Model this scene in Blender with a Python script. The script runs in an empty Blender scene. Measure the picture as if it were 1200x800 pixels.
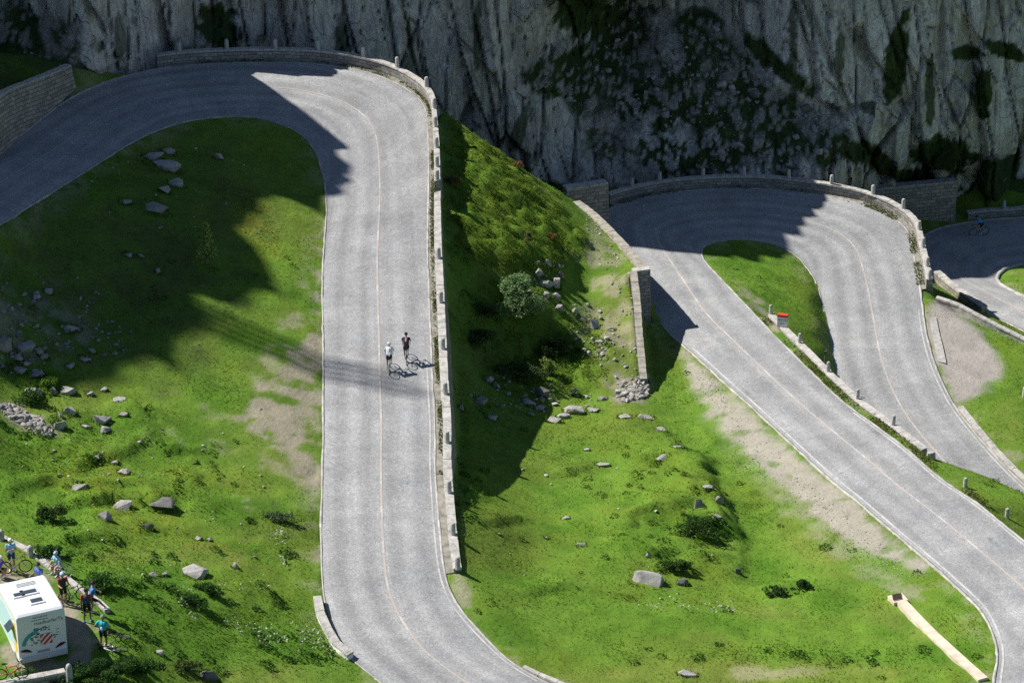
import bpy, bmesh, math, random
import numpy as np
from mathutils import Vector, Matrix
from mathutils.geometry import delaunay_2d_cdt
random.seed(7); RNG = np.random.default_rng(11)
SC = bpy.context.scene; COL = SC.collection
R = math.radians
# ---------------------------------------------------------------- camera (a long lens looking down on the pass road)
CAMZ, TILT, FPX = 90.0, R(27.0), 3600.0
CT, ST = math.cos(TILT), math.sin(TILT)
SUN_EL = R(47.0); SUN_H = np.array([-0.94, 0.34]); SUN_H = SUN_H/np.linalg.norm(SUN_H)
SUN = np.array([SUN_H[0]*math.cos(SUN_EL), SUN_H[1]*math.cos(SUN_EL), math.sin(SUN_EL)])

def ray(px, py):
    a = (px-600.0)/FPX; b = (400.0-py)/FPX
    return np.array([a, CT+b*ST, -ST+b*CT])          # d for unit optical depth
def P(px, py, z):
    d = ray(px, py); t = (z-CAMZ)/d[2]
    return np.array([d[0]*t, d[1]*t, z])
def Q(px, py, Y):
    d = ray(px, py); t = Y/d[1]
    return np.array([d[0]*t, Y, CAMZ+d[2]*t])
def proj(X, Y, Z):
    dep = Y*CT-(Z-CAMZ)*ST; up = Y*ST+(Z-CAMZ)*CT
    return 600.0+FPX*X/dep, 400.0-FPX*up/dep

# ---------------------------------------------------------------- numpy noise
def _h(ix, iy, s):
    ix = ix.astype(np.int64); iy = iy.astype(np.int64)
    n = (ix*374761393+iy*668265263+int(s)*982451653) & 0xffffffff
    n = ((n ^ (n >> 13))*1274126177) & 0xffffffff
    n = ((n ^ (n >> 16))*2246822519) & 0xffffffff
    n = n ^ (n >> 15)
    return (n & 0xffffff)/float(0xffffff)
def vnoise(x, y, s=0):
    x = np.asarray(x, float); y = np.asarray(y, float)
    ix = np.floor(x); iy = np.floor(y); fx = x-ix; fy = y-iy
    fx = fx*fx*fx*(fx*(fx*6-15)+10); fy = fy*fy*fy*(fy*(fy*6-15)+10)
    a = _h(ix, iy, s); b = _h(ix+1, iy, s); c = _h(ix, iy+1, s); d = _h(ix+1, iy+1, s)
    return (a+(b-a)*fx+(c-a)*fy+(a-b-c+d)*fx*fy)*2-1
def fbm(x, y, s=0, o=4, g=.5):
    r = 0; a = 1; t = 0
    for i in range(o):
        r = r+a*vnoise(x*2**i+17.3*i, y*2**i-9.1*i, s+i); t += a; a *= g
    return r/t
def voro(x, y, s=0):
    """returns F1, F2, hash a, hash b, dx, dy (to the nearest point)"""
    ix = np.floor(x); iy = np.floor(y)
    f1 = np.full(x.shape, 9.); f2 = np.full(x.shape, 9.)
    ha = np.zeros(x.shape); hb = np.zeros(x.shape); ddx = np.zeros(x.shape); ddy = np.zeros(x.shape)
    for i in (-1, 0, 1):
        for j in (-1, 0, 1):
            cx = ix+i; cy = iy+j
            qx = cx+_h(cx, cy, s+1); qy = cy+_h(cx, cy, s+2)
            dx = x-qx; dy = y-qy; d = np.sqrt(dx*dx+dy*dy)
            nb = d < f1
            f2 = np.where(nb, f1, np.minimum(f2, d))
            f1 = np.where(nb, d, f1)
            ha = np.where(nb, _h(cx, cy, s+3), ha); hb = np.where(nb, _h(cx, cy, s+4), hb)
            ddx = np.where(nb, dx, ddx); ddy = np.where(nb, dy, ddy)
    return f1, f2, ha, hb, ddx, ddy
def sst(a, b, x):
    t = np.clip((np.asarray(x, float)-a)/(b-a), 0, 1); return t*t*(3-2*t)

# ---------------------------------------------------------------- objects
def tag(o, label=None, cat=None, group=None, kind=None):
    if label: o['label'] = label
    if cat: o['category'] = cat
    if group: o['group'] = group
    if kind: o['kind'] = kind
    return o
def link(o, parent=None):
    COL.objects.link(o)
    if parent: o.parent = parent
    return o
def empty(name, loc=(0, 0, 0), rz=0.0):
    o = bpy.data.objects.new(name, None); o.location = loc; o.rotation_euler = (0, 0, rz)
    o.empty_display_size = .3
    return link(o)
def np_mesh(name, verts, faces, mat=None, parent=None, smooth=False, uv=None, cols=None, mats=None, midx=None):
    """verts (n,3); faces (m,k) array or list; uv per loop list; cols dict name->(n,3|1) point attributes"""
    me = bpy.data.meshes.new(name)
    verts = np.asarray(verts, np.float32)
    if isinstance(faces, np.ndarray):
        m, k = faces.shape
        me.vertices.add(len(verts)); me.vertices.foreach_set('co', verts.ravel())
        me.loops.add(m*k); me.loops.foreach_set('vertex_index', faces.astype(np.int32).ravel())
        me.polygons.add(m); me.polygons.foreach_set('loop_start', np.arange(0, m*k, k, dtype=np.int32))
        me.update(calc_edges=True)
    else:
        me.from_pydata([tuple(v) for v in verts.tolist()], [], [tuple(int(i) for i in f) for f in faces])
    if smooth: me.polygons.foreach_set('use_smooth', np.ones(len(me.polygons), bool))
    if uv is not None:
        l = me.uv_layers.new(name='UVMap'); l.data.foreach_set('uv', np.asarray(uv, np.float32).ravel())
    if cols:
        for nm, c in cols.items():
            c = np.asarray(c, np.float32)
            if c.ndim == 1:
                a = me.attributes.new(nm, 'FLOAT', 'POINT'); a.data.foreach_set('value', c)
            else:
                a = me.attributes.new(nm, 'FLOAT_COLOR', 'POINT')
                a.data.foreach_set('color', np.hstack([c, np.ones((len(c), 1), np.float32)]).ravel())
    for m_ in (mats or ([mat] if mat else [])): me.materials.append(m_)
    if midx is not None: me.polygons.foreach_set('material_index', np.asarray(midx, np.int32))
    me.validate(clean_customdata=False)
    o = bpy.data.objects.new(name, me)
    return link(o, parent)

class MB:
    """collects simple solids into one mesh"""
    def __init__(s): s.v = []; s.f = []; s.m = []
    def add(s, vs, fs, mi=0):
        b = len(s.v); s.v += [tuple(map(float, v)) for v in vs]
        s.f += [tuple(b+i for i in f) for f in fs]; s.m += [mi]*len(fs)
    def box(s, c, size, rz=0.0, mi=0, top=1.0, M=None):
        hx, hy, hz = size[0]/2, size[1]/2, size[2]/2
        vs = []
        for z, k in ((-hz, 1), (hz, top)):
            for x, y in ((-hx, -hy), (hx, -hy), (hx, hy), (-hx, hy)):
                v = Vector((x*k, y*k, z)); 
                if rz: v.rotate(Matrix.Rotation(rz, 3, 'Z'))
                v += Vector(c)
                if M: v = M @ v
                vs.append(v)
        s.add(vs, [(3, 2, 1, 0), (4, 5, 6, 7), (0, 1, 5, 4), (1, 2, 6, 5), (2, 3, 7, 6), (3, 0, 4, 7)], mi)
    def tube(s, pts, r, n=8, mi=0, closed=False, caps=True):
        pts = [Vector(p) for p in pts]; m = len(pts)
        rs = r if isinstance(r, (list, tuple)) else [r]*m
        rings = []; ref = None
        for i, p in enumerate(pts):
            if closed: t = (pts[(i+1) % m]-pts[i-1])
            else: t = (pts[min(i+1, m-1)]-pts[max(i-1, 0)])
            t.normalize()
            if ref is None: ref = Vector((0, 0, 1)) if abs(t.z) < .9 else Vector((1, 0, 0))
            u = ref-t*ref.dot(t); u.normalize(); ref = u; w = t.cross(u)
            rings.append([p+(u*math.cos(2*math.pi*k/n)+w*math.sin(2*math.pi*k/n))*rs[i] for k in range(n)])
        vs = [v for q in rings for v in q]; fs = []
        for i in range(m if closed else m-1):
            a = i*n; b = ((i+1) % m)*n
            for k in range(n): fs.append((a+k, a+(k+1) % n, b+(k+1) % n, b+k))
        if not closed and caps:
            fs.append(tuple(range(n-1, -1, -1))); fs.append(tuple((m-1)*n+k for k in range(n)))
        s.add(vs, fs, mi)
    def ball(s, c, r, mi=0, n=10, m=7):
        rx, ry, rz = r if isinstance(r, (tuple, list)) else (r, r, r)
        vs = [(c[0], c[1], c[2]+rz)]; fs = []
        for i in range(1, m):
            a = math.pi*i/m
            for k in range(n):
                b = 2*math.pi*k/n
                vs.append((c[0]+rx*math.sin(a)*math.cos(b), c[1]+ry*math.sin(a)*math.sin(b), c[2]+rz*math.cos(a)))
        vs.append((c[0], c[1], c[2]-rz)); L = len(vs)-1
        for k in range(n):
            fs.append((0, 1+k, 1+(k+1) % n)); fs.append((L, 1+(m-2)*n+(k+1) % n, 1+(m-2)*n+k))
            for i in range(m-2):
                a = 1+i*n; b = a+n
                fs.append((a+k, b+k, b+(k+1) % n, a+(k+1) % n))
        s.add(vs, fs, mi)
    def build(s, name, mats, parent=None, smooth=False):
        mats = mats if isinstance(mats, list) else [mats]
        return np_mesh(name, np.array(s.v), s.f, mats=mats, parent=parent, smooth=smooth, midx=s.m)

# ---------------------------------------------------------------- materials
MATS = {}
class NT:
    def __init__(s, name):
        s.m = bpy.data.materials.new(name); s.m.use_nodes = True
        s.n = s.m.node_tree.nodes; s.l = s.m.node_tree.links
        s.b = s.n['Principled BSDF']; MATS[name] = s.m
    def node(s, t, **k):
        n = s.n.new(t)
        for a, v in k.items():
            if a.startswith('i_'):
                key = a[2:]; key = int(key) if key.isdigit() else key.replace('_', ' ')
                n.inputs[key].default_value = v
            else: setattr(n, a, v)
        return n
    def lk(s, a, b): s.l.new(a, b)
    def coord(s, kind='Object', scale=(1, 1, 1)):
        t = s.node('ShaderNodeTexCoord'); mp = s.node('ShaderNodeMapping'); mp.inputs['Scale'].default_value = scale
        s.lk(t.outputs[kind], mp.inputs[0]); return mp.outputs[0]
    def noise(s, co, scale, detail=4, rough=.55):
        n = s.node('ShaderNodeTexNoise'); n.inputs['Scale'].default_value = scale
        n.inputs['Detail'].default_value = detail; n.inputs['Roughness'].default_value = rough
        s.lk(co, n.inputs['Vector']); return n.outputs['Fac']
    def vor(s, co, scale, feature='F1', out='Distance'):
        n = s.node('ShaderNodeTexVoronoi'); n.feature = feature; n.inputs['Scale'].default_value = scale
        s.lk(co, n.inputs['Vector']); return n.outputs[out]
    def ramp(s, fac, stops):
        n = s.node('ShaderNodeValToRGB'); e = n.color_ramp.elements
        while len(e) < len(stops): e.new(.5)
        for q, (p, c) in zip(e, stops):
            q.position = p; q.color = (c, c, c, 1) if isinstance(c, (int, float)) else (*c, 1)
        s.lk(fac, n.inputs[0]); return n.outputs[0]
    def mix(s, fac, a, b, mode='MIX'):
        n = s.node('ShaderNodeMix'); n.data_type = 'RGBA'; n.blend_type = mode
        for v, sock in ((fac, n.inputs[0]), (a, n.inputs[6]), (b, n.inputs[7])):
            if isinstance(v, (int, float)): sock.default_value = v
            elif isinstance(v, tuple): sock.default_value = (*v, 1)
            else: s.lk(v, sock)
        return n.outputs[2]
    def math(s, op, a, b=0.0):
        n = s.node('ShaderNodeMath'); n.operation = op
        for v, sock in ((a, n.inputs[0]), (b, n.inputs[1])):
            if isinstance(v, (int, float)): sock.default_value = v
            else: s.lk(v, sock)
        return n.outputs[0]
    def attr(s, name, out='Color'):
        n = s.node('ShaderNodeAttribute'); n.attribute_name = name; return n.outputs[out]
    def bump(s, h, strength=.5, dist=.1):
        n = s.node('ShaderNodeBump'); n.inputs['Strength'].default_value = strength; n.inputs['Distance'].default_value = dist
        s.lk(h, n.inputs['Height']); s.lk(n.outputs[0], s.b.inputs['Normal']); return n
    def done(s, col=None, rough=.9, metal=0.0, spec=.3):
        if col is not None:
            if isinstance(col, tuple): s.b.inputs['Base Color'].default_value = (*col, 1)
            else: s.lk(col, s.b.inputs['Base Color'])
        s.b.inputs['Roughness'].default_value = rough; s.b.inputs['Metallic'].default_value = metal
        s.b.inputs['Specular IOR Level'].default_value = spec
        return s.m
def plain(name, col, rough=.6, metal=0.0, var=.12, scale=6.0):
    t = NT(name); co = t.coord('Object'); f = t.noise(co, scale, 3)
    a = tuple(c*(1-var) for c in col); b = tuple(min(1, c*(1+var)) for c in col)
    return t.done(t.ramp(f, [(.3, a), (.7, b)]), rough, metal)

def mat_road():
    t = NT('cobbles'); uv = t.coord('UV')
    cell = t.vor(uv, 7.5, 'F1', 'Color'); edge = t.vor(uv, 7.5, 'DISTANCE_TO_EDGE')
    sep = t.node('ShaderNodeSeparateColor'); t.lk(cell, sep.inputs[0])
    c1 = t.ramp(sep.outputs[0], [(0, (.31, .315, .325)), (.5, (.352, .356, .364)), (1, (.40, .404, .41))])
    joint = t.ramp(edge, [(0, 0.0), (.09, 1.0)])
    c2 = t.mix(joint, (.20, .20, .20), c1)
    big = t.noise(uv, .35, 5, .6)
    c3 = t.mix(.8, c2, t.ramp(big, [(.3, .78), (.7, 1.16)]), 'MULTIPLY')
    # long worn wheel tracks: stretched noise along the road
    sc = t.coord('UV', (1.1, .035, 1)); tr = t.noise(sc, 1.0, 3, .5)
    c4 = t.mix(.75, c3, t.ramp(tr, [(.35, .84), (.65, 1.13)]), 'MULTIPLY')
    mid = t.noise(uv, 2.2, 4, .6)
    c5 = t.mix(.7, c4, t.ramp(mid, [(.3, .94), (.7, 1.06)]), 'MULTIPLY')
    # darker oily / patched stretches across the road
    sp = t.coord('UV', (.12, .3, 1)); pt = t.noise(sp, 1.0, 4, .6)
    c6 = t.mix(1.0, c5, t.ramp(pt, [(.42, (1, 1, 1)), (.62, (.86, .87, .88))]), 'MULTIPLY')
    # two lanes polished by tyres, with darker oil-dusted strips between the tracks, broken up along the way
    sx = t.node('ShaderNodeSeparateXYZ'); t.lk(uv, sx.inputs[0]); wv = t.math('COSINE', t.math('MULTIPLY', sx.outputs[0], 4.2)); brk = t.noise(t.coord('UV', (.5, .12, 1)), 1.0, 4, .6)
    lane = t.math('MULTIPLY', t.math('ADD', t.math('MULTIPLY', wv, .5), .5), brk); c6 = t.mix(.55, c6, t.ramp(lane, [(.0, (.86, .86, .865)), (.45, (1.08, 1.08, 1.07))]), 'MULTIPLY')
    # small repaired spots where the setts were relaid
    rp = t.vor(t.coord('UV', (.55, .22, 1)), 1.0, 'F1', 'Distance'); c6 = t.mix(.6, c6, t.ramp(rp, [(.10, (.80, .80, .81)), (.15, (1, 1, 1))]), 'MULTIPLY')
    h = t.math('ADD', joint, t.math('MULTIPLY', mid, .6))
    t.bump(h, .2, .02)
    return t.done(c6, .8, spec=.35)
def mat_stone(name, base=(.30, .29, .275), bw=.55, bh=.25, uvk='UV', dark=.45, mortar=(.12, .115, .10)):
    t = NT(name); uv = t.coord(uvk); ob = t.coord('Object')
    wob = t.noise(uv, 1.3, 3)
    wv = t.node('ShaderNodeVectorMath'); wv.operation = 'MULTIPLY_ADD'
    nn = t.node('ShaderNodeTexNoise'); nn.inputs['Scale'].default_value = 1.7; t.lk(uv, nn.inputs['Vector'])
    t.lk(nn.outputs['Color'], wv.inputs[0]); wv.inputs[1].default_value = (.16, .1, 0); t.lk(uv, wv.inputs[2])
    br = t.node('ShaderNodeTexBrick'); br.inputs['Scale'].default_value = 1; br.inputs['Mortar Size'].default_value = .02
    br.inputs['Brick Width'].default_value = bw; br.inputs['Row Height'].default_value = bh; br.inputs['Bias'].default_value = 0
    br.inputs['Mortar Smooth'].default_value = .4
    br.inputs['Color1'].default_value = (*[c*(1-dark*.6) for c in base], 1); br.inputs['Color2'].default_value = (*[c*(1+dark*.5) for c in base], 1)
    br.inputs['Mortar'].default_value = (*mortar, 1); t.lk(wv.outputs[0], br.inputs['Vector'])
    f = t.noise(ob, 5, 6, .65)
    c = t.mix(.85, br.outputs['Color'], t.ramp(f, [(.3, .68), (.7, 1.25)]), 'MULTIPLY')
    l = t.noise(ob, 1.6, 5, .7)
    c = t.mix(t.ramp(l, [(.56, 0.0), (.72, .55)]), c, (.13, .135, .10))
    inv = t.math('SUBTRACT', 1.0, br.outputs['Fac'])
    t.bump(t.math('ADD', inv, t.math('MULTIPLY', f, .8)), .7, .05)
    return t.done(c, .92)
def mat_rock(name='boulder_rock', base=(.33, .325, .31)):
    t = NT(name); co = t.coord('Object')
    a = t.noise(co, 2.2, 6, .65); b = t.noise(co, 11, 5, .7)
    c = t.ramp(a, [(.28, tuple(x*.55 for x in base)), (.5, base), (.75, tuple(x*1.35 for x in base))])
    c = t.mix(.7, c, t.ramp(b, [(.3, .75), (.7, 1.2)]), 'MULTIPLY')
    l = t.noise(co, 3.7, 4, .6)
    c = t.mix(t.ramp(l, [(.6, 0.0), (.72, .6)]), c, (.15, .155, .10))
    t.bump(t.math('ADD', a, t.math('MULTIPLY', b, .5)), .6, .08)
    return t.done(c, .92)
def mat_attr(name, rough=.95, noise_amt=.35, scale=9.0, translucent=0.0, bumpd=.0):
    t = NT(name); co = t.coord('Object')
    c = t.attr('col')
    n1 = t.noise(co, scale, 5, .7); n2 = t.noise(co, scale*.22, 4, .6)
    c = t.mix(1.0, c, t.ramp(n1, [(.25, 1-noise_amt), (.75, 1+noise_amt)]), 'MULTIPLY')
    c = t.mix(1.0, c, t.ramp(n2, [(.25, 1-noise_amt*.7), (.75, 1+noise_amt*.7)]), 'MULTIPLY')
    if bumpd: t.bump(t.math('ADD', n1, n2), .8, bumpd)
    m = t.done(c, rough, spec=.15)
    if translucent:
        tr = t.node('ShaderNodeBsdfTranslucent'); t.lk(c, tr.inputs[0])
        mx = t.node('ShaderNodeMixShader'); mx.inputs[0].default_value = translucent
        out = t.n['Material Output']; t.lk(t.b.outputs[0], mx.inputs[1]); t.lk(tr.outputs[0], mx.inputs[2]); t.lk(mx.outputs[0], out.inputs[0])
    return m
# ================================================================ the roads: pairs of edge points (pixel, pixel, height)
R1 = [(-220,305,-120,333,16),(-100,235,0,263,14.6),(-40,197,55,229,13.9),(20,160,115,192,13.2),(70,122,155,167,12.6),
 (110,101,190,151,12.2),(150,88,220,142,11.9),(200,78,245,138.5,11.6),(260,74,267,137,11.3),(320,73,292,137.5,11.05),
 (375,75,315,141,10.8),(420,82,335,148,10.6),(455,92,350,156,10.4),(485,109,362,167,10.2),(499,126,371,182,10.0),
 (502,150,378,205,9.8),(503,185,381,225,9.5),(503,215,382,250,9.25),(502,267,379,290,8.8),(502,300,377.5,312,8.55),
 (504,350,377,356,8.1),(506,400,378,403,7.6),(508,450,378,451,7.2),(511,500,378,501,6.8),(511,550,377,555,6.45),
 (516,620,375.5,625,6.0),(522,670,377,685,5.7),(532,700,382,712,5.45),(550,725,390,738,5.2),(580,757,402,764,4.95),
 (610,782,439,794,4.7),(660,808,480,825,4.45),(740,835,550,860,4.2)]
R2 = [(1060,875,1230,960,4.2),(1150,820,1340,850,3.9),(1165,787,1340,775,3.75),(1167,760,1310,725,3.6),(1160,737,1280,700,3.45),
 (1147,713,1250,673,3.3),(1123,690,1225,653,3.1),(1093,663,1200,633,2.9),(1050,627,1150,592,2.55),(1007,590,1103,560,2.2),
 (970,560,1065,527,1.85),(923,517,1021,494,1.4),(889,485,986,468,1.0),(860,459,955,439,.7),(830,432,926,410,.4),
 (805,409,899,383,.1),(776,382,872,354,-.2),(758,345,850,331,-.5),(738,305,832,312,-.8),(715,268,823,299,-1.05),
 (708,248,825,289,-1.25),(727,238,836,284,-1.4),(773,227,852,281.5,-1.55),(823,222,866,280.5,-1.7),(872,220,880,281,-1.85),
 (920,223,893,283,-2.0),(976,231,908,286.5,-2.2),(1019,241,922,293,-2.4),(1053,258,935,301,-2.6),(1067,272,943,311,-2.8),
 (1071,295,951,322,-3.0),(1077,323,958,337,-3.3),(1081,351,964,362,-3.6),(1086,387,971,390,-4.0),(1093,416,975,418,-4.3),
 (1104,445,984,450,-4.6),(1121,477,1000,485,-4.95),(1145,508,1025,520,-5.3),(1176,543,1060,560,-5.7),(1215,580,1105,605,-6.1),
 (1260,615,1155,650,-6.5)]
R3 = [(1300,236,1300,296,-11),(1200,254,1235,304,-10.6),(1165,256,1205,310,-10.4),(1127,261,1188,313,-10.2),(1100,267,1178,317,-10),
 (1078,277,1172,322,-9.9),(1066,292,1170,327,-9.8),(1066,310,1173,332,-9.7),(1080,325,1180,337,-9.5),(1110,340,1192,343,-9.3),
 (1150,364,1207,349,-9.05),(1200,389,1245,362,-8.8),(1300,440,1330,405,-8.2)]

def catmull(p, step=.6):
    p = np.asarray(p, float); q = np.vstack([2*p[0]-p[1], p, 2*p[-1]-p[-2]]); out = []
    for i in range(1, len(q)-2):
        d = np.linalg.norm(q[i+1][:3]-q[i][:3]); n = max(1, int(round(d/step)))
        for k in range(n):
            t = k/n; a, b, c, e = q[i-1], q[i], q[i+1], q[i+2]
            out.append(.5*((2*b)+(-a+c)*t+(2*a-5*b+4*c-e)*t*t+(-a+3*b-3*c+e)*t**3))
    out.append(p[-1]); return np.array(out)
def road_edges(pairs, step=.6):
    o = np.array([P(a, b, z) for a, b, c, d, z in pairs]); i = np.array([P(c, d, z) for a, b, c, d, z in pairs])
    both = np.hstack([o, i]); q = np.vstack([2*both[0]-both[1], both, 2*both[-1]-both[-2]]); out = []
    for k in range(1, len(q)-2):
        d = .5*(np.linalg.norm(q[k+1][:3]-q[k][:3])+np.linalg.norm(q[k+1][3:]-q[k][3:])); n = max(1, int(round(d/step)))
        for j in range(n):
            t = j/n; a, b, c, e = q[k-1], q[k], q[k+1], q[k+2]
            out.append(.5*((2*b)+(-a+c)*t+(2*a-5*b+4*c-e)*t*t+(-a+3*b-3*c+e)*t**3))
    out.append(both[-1]); out = np.array(out)
    for _ in range(2): out[1:-1] = .25*out[:-2]+.5*out[1:-1]+.25*out[2:]
    return out[:, :3], out[:, 3:]
O1, I1 = road_edges(R1); O2, I2 = road_edges(R2); O3, I3 = road_edges(R3)

def offset(path, d):
    """shift a polyline sideways in plan (positive = right of travel)"""
    p = np.asarray(path, float); t = np.gradient(p[:, :2], axis=0)
    t /= np.linalg.norm(t, axis=1)[:, None]+1e-9
    n = np.stack([t[:, 1], -t[:, 0]], 1); r = p.copy()
    r[:, :2] += n*(np.asarray(d)[:, None] if np.ndim(d) else d); return r
def along(path):
    d = np.linalg.norm(np.diff(path[:, :2], axis=0), axis=1); return np.concatenate([[0], np.cumsum(d)])
def pick(path, px, py):
    X, Y = proj(path[:, 0], path[:, 1], path[:, 2]); return int(np.argmin((X-px)**2+(Y-py)**2))
def prof(path, keys):
    """keys: (px,py,value) on the path -> value for every path point"""
    s = along(path); k = sorted((s[pick(path, a, b)], v) for a, b, v in keys)
    return np.interp(s, [a for a, _ in k], [v for _, v in k])

def outward(o, i, d):
    """o moved away from i by d in plan"""
    n = (o-i)[:, :2]; n /= np.linalg.norm(n, axis=1)[:, None]; r = o.copy()
    r[:, :2] += n*(np.asarray(d)[:, None] if np.ndim(d) else d); return r

# drop of the ground outside the walls
a1 = pick(O1, 185, 80); drop1 = prof(O1, [(185,80,4.5),(320,73,5.5),(420,82,5.5),(470,98,4.5),(499,126,1.2),(502,150,1.0),(503,250,1.0),
    (502,300,1.3),(504,350,3.2),(506,400,4.0),(508,450,3.8),(511,500,2.8),(511,540,1.2),(513,575,.4),(516,620,.0),(522,670,-.05)])
b1 = pick(O1, 524, 680)
a2 = pick(O2, 722, 238); b2 = pick(O2, 1080, 345)
drop2 = prof(O2, [(722,238,2.0),(872,220,2.5),(976,231,3.0),(1053,258,5.0),(1071,295,6.0),(1077,323,5.0),(1081,345,1.2)])
d2 = pick(I2, 886, 368); c2 = pick(I2, 1072, 534)
drop2i = prof(I2, [(886,368,.15),(926,410,1.2),(955,439,2.2),(986,468,4.3),(1021,494,4.8),(1050,517,4.4),(1072,534,3.0)])

WALL_A = np.array([P(*q) for q in [(760,316,3.6),(745,297,3.5),(720,270,3.2),(697,248,3.0),(679,235,2.9)]])
WALL_B = np.array([P(*q) for q in [(743,318,3.6),(747,350,3.0),(749,380,2.4),(752,415,1.6),(755,444,1.0)]])

PTS = []; LINES = []
def tin_line(p):
    b = len(PTS); PTS.extend([tuple(v) for v in p]); LINES.extend([(b+i, b+i+1) for i in range(len(p)-1)])
def tin_pts(p):
    for q in p: PTS.append(tuple(P(*q)))
HARD = []
for o, i in ((O1, I1), (O2, I2), (O3, I3)):
    for e in (o, i):
        e2 = e[::2].copy(); e2[:, 2] -= .03; tin_line(e2); HARD.append(e2)
def drop_lines(o, i, a, b, drop, verge, thick, batter=.13):
    s = slice(a, b, 2); v = outward(o[s], i[s], verge); v[:, 2] -= .02; tin_line(v)
    f = outward(o[s], i[s], verge+thick+batter*drop[s]); f[:, 2] -= drop[s]; tin_line(f); HARD.append(v); HARD.append(f)
drop_lines(O1, I1, a1, b1, drop1, .55, .4); drop_lines(O2, I2, a2, b2, drop2, .45, .4); drop_lines(I2, O2, c2, d2, drop2i, .75, .35, .1)
wa = catmull(WALL_A, 1.0); wb = catmull(WALL_B, 1.0)
for w, sgn, zb in ((wa, 1, None), (wb, -1, None)):
    t_ = offset(w, -.35 if sgn == 1 else .35); t_[:, 2] -= .12; HARD.append(w)
    tin_line(t_)
# feet of the two terrace walls
fa = offset(wa, .95); fa[:, 2] = np.linspace(-.3, -1.2, len(fa)); tin_pts([]); PTS.extend([tuple(v) for v in fa[1:-1]])
fb = offset(wb, -.75); fb[:, 2] = np.linspace(-.28, .15, len(fb)); PTS.extend([tuple(v) for v in fb])

tin_pts([ # the knob and its hollow, right of the straight
 (522,128,9.3),(560,160,8.0),(600,192,6.3),(640,215,4.5),(668,231,3.1),(530,200,8.6),(545,170,8.3),(560,200,7.9),(560,250,7.5),(600,250,6.5),(560,310,6.6),(600,300,6.0),(640,270,5.2),
 (650,300,5.2),(685,270,3.7),(690,300,3.4),(600,328,6.5),(640,322,5.8),(700,330,2.8),(725,300,3.2),(735,318,3.4),(540,300,7.0),(535,325,6.6),(560,345,5.0),(600,355,4.6),(640,352,4.3),(668,335,3.9),
 (560,380,3.0),(600,385,2.3),(640,392,.6),(560,440,2.6),(600,420,1.3),(640,420,.4),(690,400,.4),(560,520,3.0),(600,530,2.6),(600,480,1.9),(650,490,.7),(690,465,.35),(680,364,1.0),
 (720,400,1.7),(700,360,2.2),(735,345,2.9),(740,400,1.7),(735,440,1.1),(720,460,.8),(750,470,.4),(775,440,-.05),(785,405,-.2),(770,400,-.3),
 # behind the knob
 ])
for x, y, z in [(-4,199,3),(2,199,0),(4,199.5,-.8),(-10,200,4),(-20,201,5.5),(-30,203,6),(-10,206,3),(3,206,-3),(-28,208,5),(-20,196.5,6)]: PTS.append((x, y, z))
tin_pts([ # lower meadow
 (540,600,6.0),(548,655,5.6),(555,570,5.4),(600,600,3.9),(640,560,2.3),(640,620,3.2),(600,680,4.3),(620,740,4.5),(690,520,1.5),(700,560,2.0),(740,520,1.5),(760,500,1.0),(790,525,1.2),
 (720,600,2.9),(780,570,2.6),(820,600,2.7),(838,560,1.6),(850,612,2.2),(866,622,1.4),(872,650,1.7),(855,668,2.5),(800,640,3.0),(760,645,3.2),(700,650,3.4),(800,480,.4),(820,520,.8),(880,590,1.3),
 (860,520,.8),(830,470,.35),(900,560,1.2),(940,600,1.7),(1000,650,2.3),(1060,690,2.8),(900,660,2.1),(870,700,2.7),(800,690,3.1),(750,690,3.3),(950,700,2.9),(1050,740,3.3),
 (700,720,3.7),(700,780,3.7),(850,760,3.4),(1000,780,3.6),(1100,790,3.75),(900,830,3.9),(1000,850,4.0),(760,815,4.0),(1130,740,3.5),(840,580,2.3)])
tin_pts([ # between leg three and the third road
 (1110,365,-3.8),(1140,380,-4.2),(1178,410,-4.7),(1150,450,-4.8),(1200,470,-5.2),(1200,540,-5.9),(1260,540,-6.2),(1300,480,-6),(1170,500,-5.3),
 (1105,352,-3.9),(1150,374,-4.5),(1205,402,-5.1),(1300,450,-6.0),(1108,345,-6.0),(1150,368,-7.4),(1200,394,-7.8),
 (1200,325,-9.6),(1230,330,-9.5),(1190,327,-9.6),(1300,350,-9.3)])
bk = [(1082,530,1.45),(1110,538,1.35),(1140,548,1.2),(1165,556,1.1),(1192,566,1.0),(1240,590,1.0)]
tin_pts(bk)
for q in bk: p = P(*q); PTS.append((p[0]+.3, p[1]+2.2, p[2]-1.6)); PTS.append((p[0]+.8, p[1]+5.5, -5.4))
tin_pts([ # grass tongue inside the second bend
 (850,290,-1.5),(880,300,-1.75),(910,310,-2.0),(935,325,-2.4),(860,305,-1.2),(890,335,-1.2),(920,360,-1.6),(945,385,-2.2),(945,350,-2.4),(905,380,-1.1),(930,395,-1.7),
 (950,410,-2.4),(953,340,-2.7),(960,380,-2.9),(964,405,-3.2),(966,425,-3.6),(962,437,-2.9)])
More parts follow.
